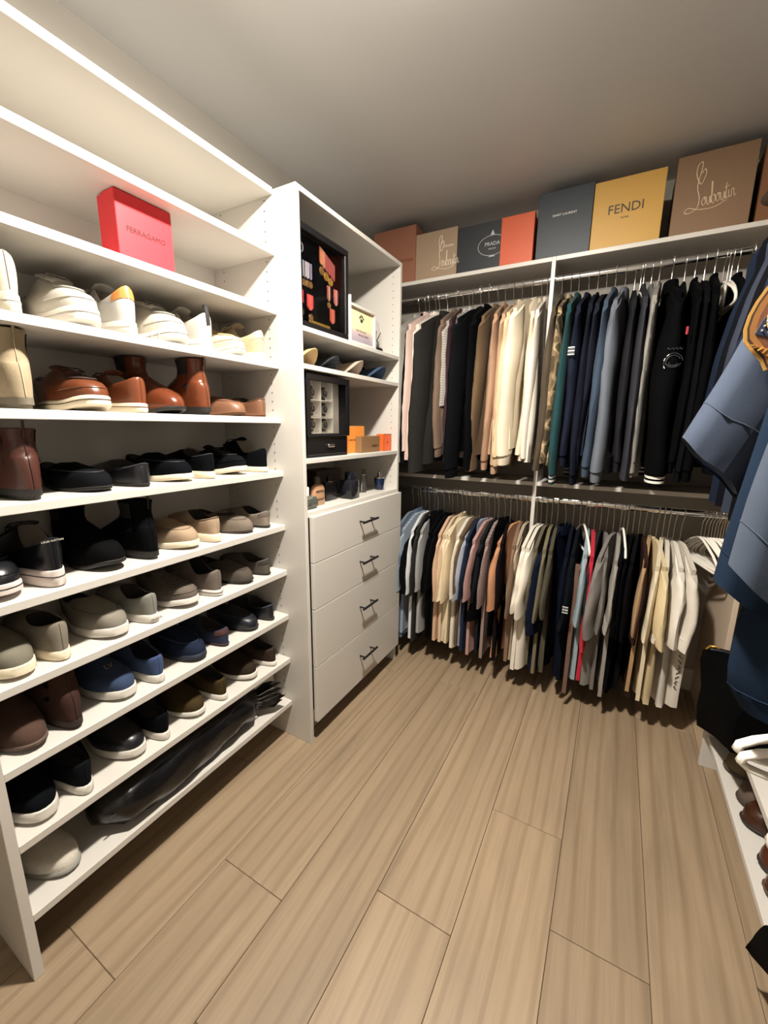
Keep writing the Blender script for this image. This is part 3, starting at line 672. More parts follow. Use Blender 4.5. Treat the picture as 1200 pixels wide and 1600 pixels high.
cap('beige cap with pale brim third on the cap shelf', 1.645, mat('8b7b6c', .9, kind='cloth'), mat('b3a190', .9, kind='cloth'), .055)
cap('navy blue cap at the right of the cap shelf', 1.850, mat('202a3c', .9, kind='cloth'), mat('3c4c66', .9, kind='cloth'), .070)

wb_ = thing('watch_case', 'black watch cabinet with glass door and six watches', 'case', (-1.16, 1.392, 1.2342))
W2, H2, DD = .142, .318, .118
BK = mat('0d0e12', .3)
for (a, b_, c, d) in ((-W2, W2, 0, .010), (-W2, W2, H2-.008, H2), (-W2, -W2+.010, .010, H2-.008), (W2-.010, W2, .010, H2-.008)):
    MB().box(0, DD, a, b_, c, d, .001).build('casing', BK, wb_)
MB().box(0, .006, -W2+.01, W2-.01, .01, H2-.008).build('backing', BK, wb_)
dd = MB().box(DD-.012, DD+.004, -W2+.010, W2-.010, .010, .082, .0015).build('drawer', BK, wb_)
MB().box(0, .01, -.022, .022, -.006, .006, .002).build('handle', STEEL, dd, loc=(DD+.004, .01, .045))
do = MB()
for (a, b_, c, d) in ((-W2, W2, .084, .094), (-W2, W2, H2-.024, H2), (-W2, -W2+.022, .094, H2-.024), (W2-.022, W2, .094, H2-.024)): do.box(DD, DD+.014, a, b_, c, d, .0012)
do = do.build('door', BK, wb_); MB().box(DD+.005, DD+.007, -W2+.022, W2-.022, .094, H2-.024).build('pane', THIN, do)
CUS = mat('cfc6b8', .8, kind='cloth')
MB().box(.006, .082, -W2+.012, W2-.012, .088, H2-.01).build('padding_and_reflection', CUS, wb_)  # cushion behind the watches, widened to the right to imitate a pale reflection
for k, zz in enumerate((.098, .158, .226)):
    MB().box(.082, .112, -.115, .045, zz-.004, zz-.001).build('divider', PLASTIC, wb_)
for yy in (-.115, -.034, .045): MB().box(.082, .112, yy, yy+.003, .094, H2-.02).build('divider', PLASTIC, wb_)
for zz in (.128, .190, .252):
    for yy in (-.074, .007):
        t = zz+yy; cm = (STEEL, BLACK, mat('6b4a35', .5))[int(abs(zz*100+yy*30)) % 3]
        wt = thing('wristwatch', 'wristwatch in the %s row of the watch cabinet, %s column' % ({.128: 'bottom', .19: 'middle', .252: 'top'}[zz], 'left' if yy < -.05 else 'right'), 'watch', (-1.16+.094, 1.392+yy, 1.2342+zz), 0, 'watches in the cabinet')
        MB().box(-.011, .003, -.012, .012, -.026, .026, .004).build('strap', cm, wt)
        MB().lathe([(0, 0), (.017, 0), (.018, .004), (.016, .008), (.014, .007), (0, .007)], 20).build('watch_case', STEEL if k else GOLD, wt, True, rot=(0, PI/2, 0))
        MB().lathe([(0, .0), (.0135, 0), (.0135, .0008), (0, .0008)], 20).build('dial', (DARKM if yy < -.05 else mat('2a3a34', .3)), wt, loc=(.0074, 0, 0), rot=(0, PI/2, 0))
        MB().box(.0085, .009, -.0005, .0005, 0, .010).build('hand', PLASTIC, wt)
        MB().box(.0085, .009, 0, .008, -.0005, .0005).build('hand', PLASTIC, wt)

ZP = 1.0282
def bottle(lab, x, y, body, cap_, neck=None, label=None, liquid=None):
    r = thing('perfume_bottle', lab, 'bottle', (x, y, ZP), 0)
    body[0].build('bottle', body[1], r, True)
    cap_[0].build('cap', cap_[1], r, True)
    if neck: neck[0].build('neck', neck[1], r, True)
    return r
def rect_b(hx, hy, h, c=.006): return MB().box(-hx, hx, -hy, hy, 0, h, c)
b = bottle('clear faceted square perfume bottle with white cap', -1.075, 1.285, (MB().loft([[(a*s, c*s, z) for a, c in ((-1, -1), (1, -1), (1, 1), (-1, 1))] for s, z in ((.026, 0), (.034, .012), (.034, .035), (.028, .048), (.012, .054))]), mat('dfe6d8', .03, trans=.92)), (MB().lathe([(0, .054), (.012, .054), (.012, .086), (.010, .088), (0, .088)], 20), PLASTIC))
b = bottle('peach flat bottle with two rows of dark lettering', -1.085, 1.372, (MB().loft([[(math.cos(a*PI/8)*.016*s, math.copysign(abs(math.sin(a*PI/8))**.5, math.sin(a*PI/8))*.042*s, z) for a in range(16)] for s, z in ((.95, 0), (1, .003), (1, .066), (.8, .082), (.35, .092))]), mat('c49a78', .12, trans=.25)), (MB().lathe([(0, .092), (.013, .092), (.012, .12), (0, .121)], 16), mat('5d564c', .3)))
text('MERVEILLE', .0125, (.0165, 0, .060), (0, 1, 0), (0, 0, 1), mat('1e1612', .6), b); text('MONDAY', .0115, (.0165, 0, .026), (0, 1, 0), (0, 0, 1), mat('1e1612', .6), b)
cbox('gift_box', 'dark maroon box standing at the back left of the counter', -1.26, -1.17, 1.24, 1.36, ZP, ZP+.15, mat('3d1c22', .5, kind='card'), lid='frontx')
cbox('gift_box', 'dark brown box behind the square bottles', -1.30, -1.19, 1.50, 1.70, ZP, ZP+.125, mat('3a2a22', .5, kind='card'), lid='frontx')
b = bottle('smoked glass bottle with pointed dark cap', -1.115, 1.495, (rect_b(.018, .042, .086, .008), mat('3c3a40', .08, trans=.5)), (MB().lathe([(0, .086), (.014, .086), (.014, .104), (.006, .112), (.005, .126), (0, .128)], 16), DARKM), (MB().lathe([(.0, .080), (.018, .080), (.018, .088), (0, .088)], 16), CHROME))
bottle('square black glass bottle with large black cap', -1.068, 1.590, (rect_b(.034, .034, .086, .003), mat('23242a', .05, trans=.35)), (MB().lathe([(0, .088), (.022, .088), (.022, .122), (.020, .124), (0, .124)], 24), mat('14191f', .15)), (MB().box(-.018, .018, -.018, .018, .085, .0885), CHROME))
bottle('slim dark bottle with silver top behind the black bottle', -1.135, 1.700, (rect_b(.02, .022, .085, .003), mat('241c1c', .1)), (MB().lathe([(0, .085), (.008, .085), (.008, .098), (.005, .102), (.005, .112), (0, .113)], 14), CHROME))
bottle('clear slim atomizer with brown cap', -1.105, 1.775, (MB().lathe([(0, 0), (.014, 0), (.014, .085), (.008, .092), (0, .092)], 16), CLEAR), (MB().lathe([(0, .092), (.010, .092), (.010, .114), (.008, .118), (0, .118)], 14), mat('7a6455', .25, .6)))
bottle('dark blue tapered bottle with silver shoulder and cap', -1.082, 1.895, (MB().lathe([(0, 0), (.020, 0), (.023, .006), (.029, .055), (.029, .062), (0, .062)], 24), mat('14203a', .08)), (MB().lathe([(0, .070), (.010, .071), (.011, .088), (.008, .098), (0, .1)], 18), CHROME), (MB().lathe([(0, .062), (.029, .062), (.024, .068), (.011, .072), (0, .072)], 24), STEEL))

# ---------------------------------------------------------------- clothes hangers
def hanger_protos():
    hk = MB(); R = .0165
    pts = [(0, 0, -.085), (0, 0, -.040)]+[(0, R*math.sin(a)*1.0, -R*math.cos(a)*1.0) for a in [-.2+.0*PI]]
    pts = [(0, 0, -.107), (0, 0, -.050), (0, -.004, -.030), (0, -.0165, -.016)]+[(0, -.0165*math.cos(a), .0165*math.sin(a)) for a in [PI*j/8 for j in range(1, 9)]]+[(0, .0155, -.008)]
    hk.tube(pts, .0016, 6)
    ar = MB(); W = .208; pts = []; KY = .90
    half = [(.0, -.085), (.03, -.090), (.08, -.108), (.14, -.134), (.180, -.160), (.196, -.176), (.199, -.188), (.190, -.197), (.17, -.201), (.1, -.201), (0, -.201)]
    half = [(y*KY, z-.022) for y, z in half]
    for y, z in half: pts.append((0, -y, z))
    back = [(0, y, z) for y, z in half[::-1]][1:-1]
    ar.tube(pts+back, .0055, 7, True)
    return hk, ar
HK, AR = hanger_protos()
h0 = thing('clothes_hanger', 'x', 'hanger', (0, 0, -5))
HK.build('hook', STEEL, h0, True); AR.build('hanger_frame', PLASTIC, h0, True)
hcount = [0]
def hang(loc, rz, label, group, black=False):
    if hcount[0] == 0: h = h0
    else: h = copy_tree(h0)
    hcount[0] += 1
    h.location = loc; h.rotation_euler = (0, 0, rz); tag(h, label, 'hanger', group)
    return h

# ---------------------------------------------------------------- garments (local: x thickness, y width, front towards -y, z=0 at the rod)
def garment(name, label, cat, loc, rz, p, group):
    rnd = random.Random(hash(label) % 100000 if False else sum(ord(c)*(i+1) for i, c in enumerate(label)))
    r = thing(name, label, cat, loc, rz, group)
    m = p['m']; g = p.get('gap', .04); Lb = p.get('len', .74); sl = p.get('sleeve', .62); W = p.get('w', .205)
    Tn = g*.45; zt = p.get('top', -.102)
    ph = [rnd.uniform(0, 6.28) for _ in range(8)]; am = p.get('fold', .30)*g
    ns, nz = 16, 18
    def body(s, v, side):
        wid_ = W*(1+.02*math.sin(v*4+ph[0]))+(.012*v if v > .2 else 0)-(.012*math.sin(min(1, v*3)*PI) if v < .33 else 0)
        slope = 0 if abs(s) < .28 else -(.072)*((abs(s)-.28)/.72)**1.1
        z = zt+(slope-.0)*(1-v)-Lb*v*(1+.012*math.sin(3*s+ph[1]))
        t = max(.0078, Tn*(1-abs(s)**3*.5)*(.32+.68*smooth_step(v*2.6))*(1+.18*math.sin(9*v+ph[2]+3*s)))
        fo = am*smooth_step(v*1.8)*(math.sin(6.5*s+ph[3]+1.2*v)+.5*math.sin(13*s+ph[4]-2*v))*.6
        y = s*wid_
        return (fo+side*t, y, z)
    MBb = MB(); rings = []
    for j in range(nz+1):
        v = j/nz
        rings.append([body(-1+2*i/ns, v, 1) for i in range(ns+1)]+[body(1-2*i/ns, v, -1) for i in range(ns+1)])
    rings.append([(x*.7, y*.96, z+.02) for x, y, z in rings[-1]])
    MBb.loft(rings, True, True).build('body', m, r, 1.2)
    # sleeves: tapering tubes hanging from the shoulder points
    sw0, sw1 = p.get('sw', (.072, .046)); rx = max(.015, g*p.get('fat', .56)); lean = p.get('lean', 0)
    long_ = sl > .4
    for sd in (-1, 1):
        nsg = 16 if long_ else 9; rg = []; nn = 14
        out = p.get('out', .035 if long_ else .055)
        for j in range(nsg+1):
            f = j/nsg
            cy = sd*(W-.030+out*math.sin(min(1, f*1.25)*PI/2)*(1 if not long_ else (1-.25*f)))
            cz = zt-.078-sl*f; cxo = am*.7*math.sin(f*4+ph[5]+sd)*f+lean*f*f
            ry = sw0+(sw1-sw0)*f
            rxx = rx*(.5+.5*smooth_step(f*3))*(1-.10*f+.08*math.sin(f*7+ph[2]))
            row = []
            for k in range(nn):
                a = 2*PI*k/nn
                cr = 1+.05*math.sin(2*a+f*11+ph[6])+(.035*math.sin(f*(34 if long_ else 16)+a*2+ph[7]))*(1 if p.get('crease', 1) else .4)
                y = cy+ry*math.cos(a)*cr; tl = p.get('slant', .18)*(y-cy)*sd
                drop = -.030*(1-f)**2*(abs(y)-abs(cy))/.05
                row.append((cxo+rxx*math.sin(a)*cr, y, cz-tl+drop*.8))
            rg.append(row)
        last = rg[-1]; cc = Vector((sum(q[0] for q in last)/nn, sum(q[1] for q in last)/nn, 0))
        rg.append([(cc.x+(q[0]-cc.x)*.86, cc.y+(q[1]-cc.y)*.9, q[2]+.003) for q in last])
        rg.append([(cc.x+(q[0]-cc.x)*.8, cc.y+(q[1]-cc.y)*.85, q[2]+.05) for q in last])
        so = MB().loft(rg, True, True).build('sleeve', p.get('sm', m), r, 1.2)
        if p.get('cuff'):
            cu = []
            for f, k in ((-.002, 1.0), (.0, 1.03), (-.02, .96), (-.048, .90), (-.055, .86), (-.04, .78)):
                cu.append([(cc.x+(q[0]-cc.x)*k*.92, cc.y+(q[1]-cc.y)*k*.84, q[2]*.4+(sum(t[2] for t in last)/nn)*.6+f+.004) for q in last])
            cm = p['cuff'] if p['cuff'] is not True else m
            c_ = MB().loft(cu, False, False).build('cuff', cm, so, True)
            if p.get('cuff2'):
                for f in (-.016, -.034):
                    MB().loft([[(cc.x+(q[0]-cc.x)*k*.93, cc.y+(q[1]-cc.y)*k*.855, q[2]*.4+(sum(t[2] for t in last)/nn)*.6+f+dz) for q in last] for k, dz in ((.975, .005), (.955, -.005))], False, False).build('cuff_stripe', p['cuff2'], so, True)
        if p.get('flag') and sd < 0:
            zf, cols = p['flag']; fz = zt-.078-zf
            yf = -(W-.030+out+sw0+(sw1-sw0)*zf/sl)+.0015
            for q in range(5): MB().loft([[(rx*(-.6+u*.3), yf-.004+.006*abs(-.6+u*.3)**2, fz-.007*q-w_) for u in range(5)] for w_ in (0, .005)], False, False, False).build('flag_stripe', cols[q % 2], so)
    if p.get('hood'):
        hd = []
        for j in range(9):
            f = j/8*PI; hd.append([(max(.008, g*.42)*math.sin(f)**.5*math.cos(a*PI/7)*(1+.12*math.sin(3*a)), .012-.078*math.cos(f)*1.05+.02*math.sin(f), zt-.052+(.070+.012*math.sin(f*2+ph[0]))*math.sin(f)**.7*math.sin(a*PI/7)) for a in range(14)])
        MB().loft(hd).build('hood', m, r, True)
    elif p.get('collar'):
        cm = p['collar'] if p['collar'] is not True else m
        MB().loft([[(max(.008, g*.34)*k*math.cos(a*PI/8), .060*k*math.sin(a*PI/8), zt+zz) for a in range(16)] for k, zz in ((1.05, -.035), (1.12, -.012), (1, .016), (.86, .014), (.8, -.02))], False, False).build('collar', cm, r, True)
    return r

def cl(c, k='cloth'): return mat(c, .9, kind=k)
hoodie = dict(len=.71, sleeve=.675, cuff=True, hood=True, sw=(.078, .058), out=.034)
sweat = dict(len=.70, sleeve=.67, cuff=True, collar=True, sw=(.072, .053), out=.030)
shirt_l = dict(len=.76, sleeve=.66, collar=True, sw=(.060, .040), out=.022, w=.20, fold=.36)
jacket = dict(len=.74, sleeve=.68, collar=True, sw=(.080, .060), out=.034)
UP = [  # x, kind, description, colour, dict
 (-1.035, shirt_l, 'pale grey dress shirt', 'a9a49c', {}), (-.998, sweat, 'black knit sweater', '17181c', {}), (-.965, shirt_l, 'blush pink shirt', 'cbb3a8', {}),
 (-.938, shirt_l, 'pale lilac-white shirt', 'd6cdd0', {}), (-.912, shirt_l, 'ivory button shirt', 'ddd3cb', dict(rz=-.2)), (-.868, jacket, 'long charcoal coat', '2b2a28', dict(sleeve=.76, len=.80, g=.060, rz=-.30)),
 (-.812, sweat, 'taupe sweatshirt', '6f5c4e', dict(sleeve=.60)), (-.783, shirt_l, 'maroon and black checked shirt', '3c2a30', {}), (-.752, sweat, 'heather grey short-sleeved top', 'a8a39c', dict(sleeve=.42, cuff=None, sw=(.078, .062), stripe=1, g=.052, rz=-.2)),
 (-.728, shirt_l, 'pale blue-grey shirt', 'b4b5b6', {}), (-.682, hoodie, 'black zip hoodie', '15171b', dict(g=.056, rz=-.22)), (-.640, jacket, 'black bomber jacket', '101115', {}),
 (-.598, jacket, 'olive-brown work jacket', '64503a', {}), (-.560, sweat, 'dusty tan sweatshirt', 'a5846b', {}), (-.522, hoodie, 'camel hoodie', 'b5977a', {}), (-.478, sweat, 'light beige sweatshirt', 'c9b393', {}),
 (-.432, hoodie, 'cream hoodie with tall hood', 'd9ceb8', dict(top=-.085, g=.062, rz=-.16, sleeve=.70)), (-.392, shirt_l, 'ecru overshirt', 'd7cab3', {}), (-.366, shirt_l, 'white long-sleeved shirt', 'ddd5c8', {}),
 (-.300, jacket, 'dark olive field jacket', '4a4034', {}), (-.262, jacket, 'camouflage jacket', 'CAMO', {}), (-.228, sweat, 'teal sweatshirt', '1f4347', dict(cuff2='d8d8d8')), (-.188, sweat, 'navy sweatshirt with small flag on sleeve', '1d2130', dict(flag=1)),
 (-.150, hoodie, 'navy hoodie', '1b1e2b', {}), (-.116, hoodie, 'midnight blue hoodie', '20242f', {}), (-.080, sweat, 'slate blue sweatshirt', '3b495b', {}), (-.042, sweat, 'steel grey-blue sweatshirt with ribbed cuff', '666c76', dict(sleeve=.73, g=.052, rz=-.12)),
 (-.006, hoodie, 'charcoal hoodie', '26262a', {}), (.026, jacket, 'dark grey fleece jacket', '33343a', {}), (.055, sweat, 'mid grey sweatshirt', '6b6a68', {}), (.082, shirt_l, 'light grey shirt', '8d8a84', {}),
 (.126, jacket, 'black varsity jacket with white striped cuffs and helmet patch', '0e0f12', dict(cuff=True, cuff2='e6e2da', print=1, g=.075, rz=.10, sleeve=.70)), (.172, hoodie, 'black pullover hoodie', '111217', {}), (.206, sweat, 'black sweatshirt', '0f1014', {}),
 (.238, hoodie, 'faded black hoodie', '15161b', {}), (.268, sweat, 'jet black jumper', '0c0d10', {}), (.345, shirt_l, 'black dress shirt', '0f1117', {}), (.385, jacket, 'dark navy jacket', '0f1420', {})]
tee = dict(len=.715, sleeve=.315, sw=(.068, .084), out=.040, w=.20, slant=.22)
polo = dict(tee, collar=True)
LOW = [
 (-1.03, tee, 'grey-blue tee', '6f7c8c', {}), (-1.002, polo, 'denim blue polo', '5d6f88', {}), (-.978, tee, 'light blue striped tee', '9dabba', dict(st=1)), (-.952, tee, 'white tee', 'cfd2d4', {}), (-.928, tee, 'charcoal tee', '2e2d2c', {}),
 (-.902, tee, 'pale grey tee', '9a9a98', {}), (-.872, polo, 'black polo', '121317', dict(g=.055, rz=-.35, sw=(.095, .09))), (-.840, tee, 'black tee', '0f1013', {}), (-.812, tee, 'washed black tee', '17171a', {}),
 (-.782, tee, 'peach tee', 'c9a78b', {}), (-.757, tee, 'sand tee', 'cdb698', {}), (-.730, polo, 'cream polo', 'd8c6a4', {}), (-.703, tee, 'ivory tee', 'ded2b8', dict(g=.05, rz=-.25)), (-.676, tee, 'soft white tee', 'd9d0c0', {}),
 (-.648, tee, 'olive-brown tee', '5c4c38', dict(sleeve=.26)), (-.622, tee, 'navy tee', '20283a', {}), (-.596, tee, 'steel blue tee', '9096a4', dict(g=.045, rz=-.25)), (-.570, tee, 'dusty pink tee', 'b08a84', {}), (-.545, tee, 'black and white tee', '222428', {}),
 (-.520, tee, 'mauve striped tee', '94807c', dict(st=1)), (-.488, polo, 'deep black polo', '0e0f12', dict(sleeve=.44, len=.66, g=.055, rz=-.3, sw=(.09, .085))), (-.455, tee, 'dark maroon tee', '1f171a', {}), (-.424, tee, 'salmon tan tee', 'b5825f', dict(g=.045, rz=-.2)),
 (-.400, tee, 'brown tee', '7f6653', {}), (-.376, tee, 'stone beige tee', 'ab9b86', {}),
 (-.322, tee, 'bright white tee', 'e2dbcd', {}), (-.300, tee, 'off-white tee', 'ddd6c8', dict(g=.045, rz=-.1)), (-.276, tee, 'dark sage tee', '5f5a48', {}),
 (-.250, tee, 'olive green tee', '716953', {}), (-.222, tee, 'grey-green tee', '4c4738', {}), (-.185, polo, 'large navy polo', '141a2c', dict(sw=(.10, .105), g=.060, rz=-.35, sleeve=.40)), (-.150, tee, 'dark navy tee', '111627', {}),
 (-.118, tee, 'black tee with small flag patch on the sleeve', '151a22', dict(flag=1)), (-.078, tee, 'light aqua tee', '8fa0a8', {}), (-.052, tee, 'bright red tee', 'b5283a', dict(sleeve=.40)), (-.026, tee, 'dark charcoal tee', '2b2a2c', {}),
 (.002, tee, 'heather grey tee', '6f6a66', {}), (.030, tee, 'mid grey loose tee', '7c7772', dict(sw=(.088, .086), g=.05, rz=-.20, sleeve=.36)), (.058, tee, 'light grey tee', '8f8b84', {}),
 (.088, tee, 'black pocket tee', '121317', {}), (.112, tee, 'black cotton tee', '0e0f13', {}), (.136, tee, 'faded black tee', '16171a', {}), (.160, tee, 'dark brown tee', '33221f', {}),
 (.184, tee, 'camel tee', 'a98965', {}), (.206, tee, 'pale yellow-cream tee', 'd3c19a', dict(sw=(.088, .085), g=.045, rz=.16)), (.230, tee, 'vanilla tee', 'd9ccb0', {}), (.252, tee, 'plain ivory tee', 'd8d0c2', {}),
 (.274, tee, 'clean white tee', 'dfd9ce', dict(g=.045, rz=.12, sw=(.085, .082))), (.300, tee, 'white tee with black lettering down the side', 'cfc8bc', dict(print=2, g=.05, rz=.20))]
# grey pieces between neighbours keep the rod as tightly packed as in the photo
def run(lst, z, rodname, frontname):
    out = []
    for i, (x, base, desc, col, ex) in enumerate(lst):
        p = dict(base); p.update(ex)
        xl = lst[i-1][0] if i else x-.03; xr = lst[i+1][0] if i+1 < len(lst) else x+.03
        p['gap'] = min(.052, max(.020, (min(xr-x, .05)+min(x-xl, .05))/2))
        if z < 1.5: p['top'] = -.136
        p['m'] = mat('7d6c50', .9, kind='camo') if col == 'CAMO' else mat(col, .9, kind='stripe' if ex.get('st') or ex.get('stripe') else 'cloth')
        if p.get('cuff2'): p['cuff2'] = mat(p['cuff2'], .9, kind='cloth')
        if p.get('flag'): p['flag'] = ((.22 if base is tee else .17), (mat('c9c9c6', .8), mat('5a5c62', .8)))
        if p.get('cuff', 0) is None: p.pop('cuff')
        rz = ex.get('rz', random.uniform(-.11, .07)); p['lean'] = random.uniform(-.016, .010); p['gap'] = ex.get('g', p['gap'])
        if base in (tee, polo): nm, ct = ('polo_shirt', 'shirt') if base is polo else ('t_shirt', 'shirt')
        else: nm, ct = {id(hoodie): ('hoodie', 'hoodie'), id(sweat): ('sweatshirt', 'sweatshirt'), id(shirt_l): ('shirt', 'shirt'), id(jacket): ('jacket', 'jacket')}[id(base)]
        p['len'] = p['len']*random.uniform(.96, 1.03); p['sleeve'] *= random.uniform(.92, 1.05)
        y = YR+random.uniform(-.022, .015)
        left = lst[i-1][2].split(' with ')[0] if i else None; right = lst[i+1][2].split(' with ')[0] if i+1 < len(lst) else None
        lab = desc+' on '+rodname
        if left and len((lab+' right of the '+left).split()) <= 16: lab += ', right of the '+left
        g = garment(nm, lab, ct, (x, y, z), rz, p, 'clothes on '+rodname)
        sd = desc.split(' with ')[0]
        if sum(1 for q in lst if q[2].startswith(sd)) > 1: sd = desc
        hl = 'white plastic hanger holding the %s on %s' % (sd, rodname)
        if len(hl.split()) > 16: hl = 'white hanger holding the %s on %s' % (sd, rodname.replace('the ', ''))
        if len(hl.split()) > 16: hl = 'hanger under the '+sd
        hh_ = hang((x, y, z+.0), rz, hl, 'hangers on '+rodname)
        if z < 1.5: hh_.scale = (1, 1, 1.32); hh_.location.z -= .004
        out.append(g)
    return out
U = run(UP, ZU, 'the upper back rod', 'upper')
Lw = run(LOW, ZL, 'the lower back rod', 'lower')

# embroidery on the varsity jacket and lettering on the last tee
vj = [o for o in U if 'varsity' in o['label']][0]
th_ = MB(); gm = mat('4b4c50', .6)
def arc(b, cy, cz, ry, rz_, a0, a1, x, r=.002, n=12): b.tube([(x, cy+ry*math.cos(a0+(a1-a0)*i/n), cz+rz_*math.sin(a0+(a1-a0)*i/n)) for i in range(n+1)], r, 5)
# front embroidery sits on the sleeve's room side
sw_ = [c for c in vj.children if c.name.startswith('sleeve')][0]
def sleeve_pt(o, frac, xo):   # a point just in front of the sleeve surface
    zs_ = [v.co.z for v in o.data.vertices]; z = max(zs_)+(min(zs_)-max(zs_))*frac
    c = [v.co for v in o.data.vertices if abs(v.co.z-z) < .05 and abs(v.co.x-xo) < .012]
    return Vector((xo, min(q.y for q in c)-.0015, z))
q = sleeve_pt(sw_, .42, 0)
emb = MB()
for ry_, rz_, a0, a1 in ((.030, .034, .2, 3.6), (.024, .026, .5, 3.4), (.026, .012, 3.4, 6.0), (.020, .018, 3.3, 5.4), (.014, .010, 2.9, 6.1)):
    emb.tube([(q.x+ry_*math.cos(a0+(a1-a0)*k/12), q.y-.001, q.z+rz_*math.sin(a0+(a1-a0)*k/12)) for k in range(13)], .0011, 5)
emb.tube([(q.x+.02-.003*k, q.y-.001, q.z-.012+.004*math.sin(k*1.9)) for k in range(14)], .0010, 5)
emb.tube([(q.x-.024+.004*k, q.y-.0012, q.z+.050+.0045*math.sin(k*2.1)) for k in range(13)], .0010, 5)
emb.build('embroidery', mat('3a3b3f', .45), sw_)
e2 = MB()
for a0 in (2.1, 2.65, 3.5): e2.tube([(q.x+.031*math.cos(a0+.07*k), q.y-.0018, q.z+.034*math.sin(a0+.07*k)) for k in range(5)], .0016, 5)
e2.build('reflective_trim', mat('e9e6e0', .3), sw_)
q = sleeve_pt(sw_, .33, 0)
text('Falcons', .014, (q.x, q.y-.001, q.z), (1, 0, 0), (0, 0, 1), mat('c9c9c9', .5), sw_, shear=.3, name='small_lettering') if False else None
MB().box(-.004, .004, -.001, .001, -.014, .014, .0008).build('red_label', mat('a3283a', .7), sw_, loc=(q.x+.030, q.y+.002, q.z+.045))
lt = Lw[-1]
bd = [c for c in lt.children if c.name.startswith('body')][0]
sq = MB()
for k in range(9):
    q = sleeve_pt(bd, .58+.035*k, .0); sq.tube([(q.x+.006*math.cos(t*.9+k), q.y-.0005, q.z+.009-.0035*t) for t in range(6)], .0016, 4)
stuff(sq.build('side_print', mat('2a2622', .8), lt))

# empty white hangers at the right end of the lower rod
ex_ = [.372, .385, .398, .409, .420, .430, .440, .449, .458, .466, .474]
ORDN = ['first', 'second', 'third', 'fourth', 'fifth', 'sixth', 'seventh', 'eighth', 'ninth', 'tenth', 'eleventh']
for i, x in enumerate(ex_):
    hang((x, YR, ZL), .30+random.uniform(-.10, .10), ORDN[i]+' from left of the empty white hangers bunched at the right of the lower rod', 'empty hangers at the end of the lower back rod')
for i, x in enumerate((.30, .315, .325, .415, .43, .445, .458)):
    hang((x, YR, ZU), random.uniform(-.15, .15), ORDN[i]+' from left of the empty white hangers near the right of the upper back rod', 'empty hangers on the upper back rod')
hang((-.098, YR, ZL), .25, 'empty white hanger turned outward between the navy shirts and the aqua tee', 'empty hangers on the lower rod middle')
hang((.073, YR, ZL), .10, 'empty white hanger left of the black pocket tee on the lower back rod', 'empty hangers on the lower rod middle')
hang((.016, YR, ZU), .12, 'empty white hanger showing beside the charcoal hoodie on the upper back rod', 'empty hangers on the upper rod middle')

st = MB().loft([[(x, y, z) for x, y in ((-.103, 2.008), (-.085, 2.008), (-.085, 2.013), (-.103, 2.013))] for z in (.75, .5, .3, .085)]).build('brown_strap', mat('6b4f44', .7, kind='leather'))
tag(st, 'long thin brown strap hanging below the bright red tee', 'strap')

# ---------------------------------------------------------------- right-hand run, close to the camera
BLU = mat('3d4656', .9, kind='cloth'); NAV = mat('141b2b', .9, kind='cloth'); DEN = mat('414b5a', .9, kind='cloth')
def near_shirt(label, y, m, sl, swp, out, slant, W=.27, ln=.85, group='shirts on the right rod', fold=.25, g=.10, name='uniform_shirt', xr=XR, collar=True):
    p = dict(m=m, len=ln, sleeve=sl, sw=swp, out=out, slant=slant, w=W, gap=g, collar=collar, fold=fold)
    o = garment(name, label, 'shirt', (xr, y, ZU), -PI/2, p, group)
    hang((xr, y, ZU), -PI/2, 'white plastic hanger holding the '+label.split(' hanging')[0].split(' with')[0], 'hangers on the right rod')
    return o
def wide_sleeve(parent, pts, m, name='sleeve', n=20, thick=.045, hem=True, seed=1):
    """pts: list of (left edge x,z), (right edge x,z) pairs in world x/z at the parent's y; builds one cloth tube"""
    rnd = random.Random(seed); rg = []
    K_ = len(pts); NN = 14
    for j in range(NN+1):
        f = j/NN*(K_-1); i = min(int(f), K_-2); t = f-i
        L_ = [pts[i][0][d]+(pts[i+1][0][d]-pts[i][0][d])*t for d in (0, 1)]; R_ = [pts[i][1][d]+(pts[i+1][1][d]-pts[i][1][d])*t for d in (0, 1)]
        row = []
        for k in range(n):
            a = 2*PI*k/n; u = .5-.5*math.cos(a); v = math.sin(a)
            x = L_[0]+(R_[0]-L_[0])*u; z = L_[1]+(R_[1]-L_[1])*u
            ft = j/NN; wr = .10*math.sin(9*u+2+ft*1.5)*ft+.07*math.sin(17*u+ft*3)*ft+.05*math.sin(ft*9+u*5)
            row.append((x, thick*(math.copysign(abs(v)**.8, v))*(1+.0*ft)+thick*wr, z+.006*math.sin(7*u+seed)*ft))
        rg.append(row)
    last = rg[-1]; cx_ = sum(q[0] for q in last)/n; cz_ = sum(q[2] for q in last)/n; cy_ = sum(q[1] for q in last)/n
    dz = Vector((rg[-3][0][0]-last[0][0], 0, rg[-3][0][2]-last[0][2])).normalized()
    i1 = [(cx_+(q[0]-cx_)*.95+dz.x*.004, cy_+(q[1]-cy_)*.92, cz_+(q[2]-cz_)*.95+dz.z*.004) for q in last]
    i2 = [(cx_+(q[0]-cx_)*.85+dz.x*.10, cy_+(q[1]-cy_)*.85, cz_+(q[2]-cz_)*.85+dz.z*.10) for q in last]
    o = MB().loft(rg+[i1, i2], True, True).build(name, m, parent, True)
    if hem:
        for fz in (.86,):
            a = rg[int(NN*fz)]; MB().tube([(q[0], q[1]*1.02, q[2]) for q in a], .0012, 4, True).build('hem_seam', m, o, True)
    return o
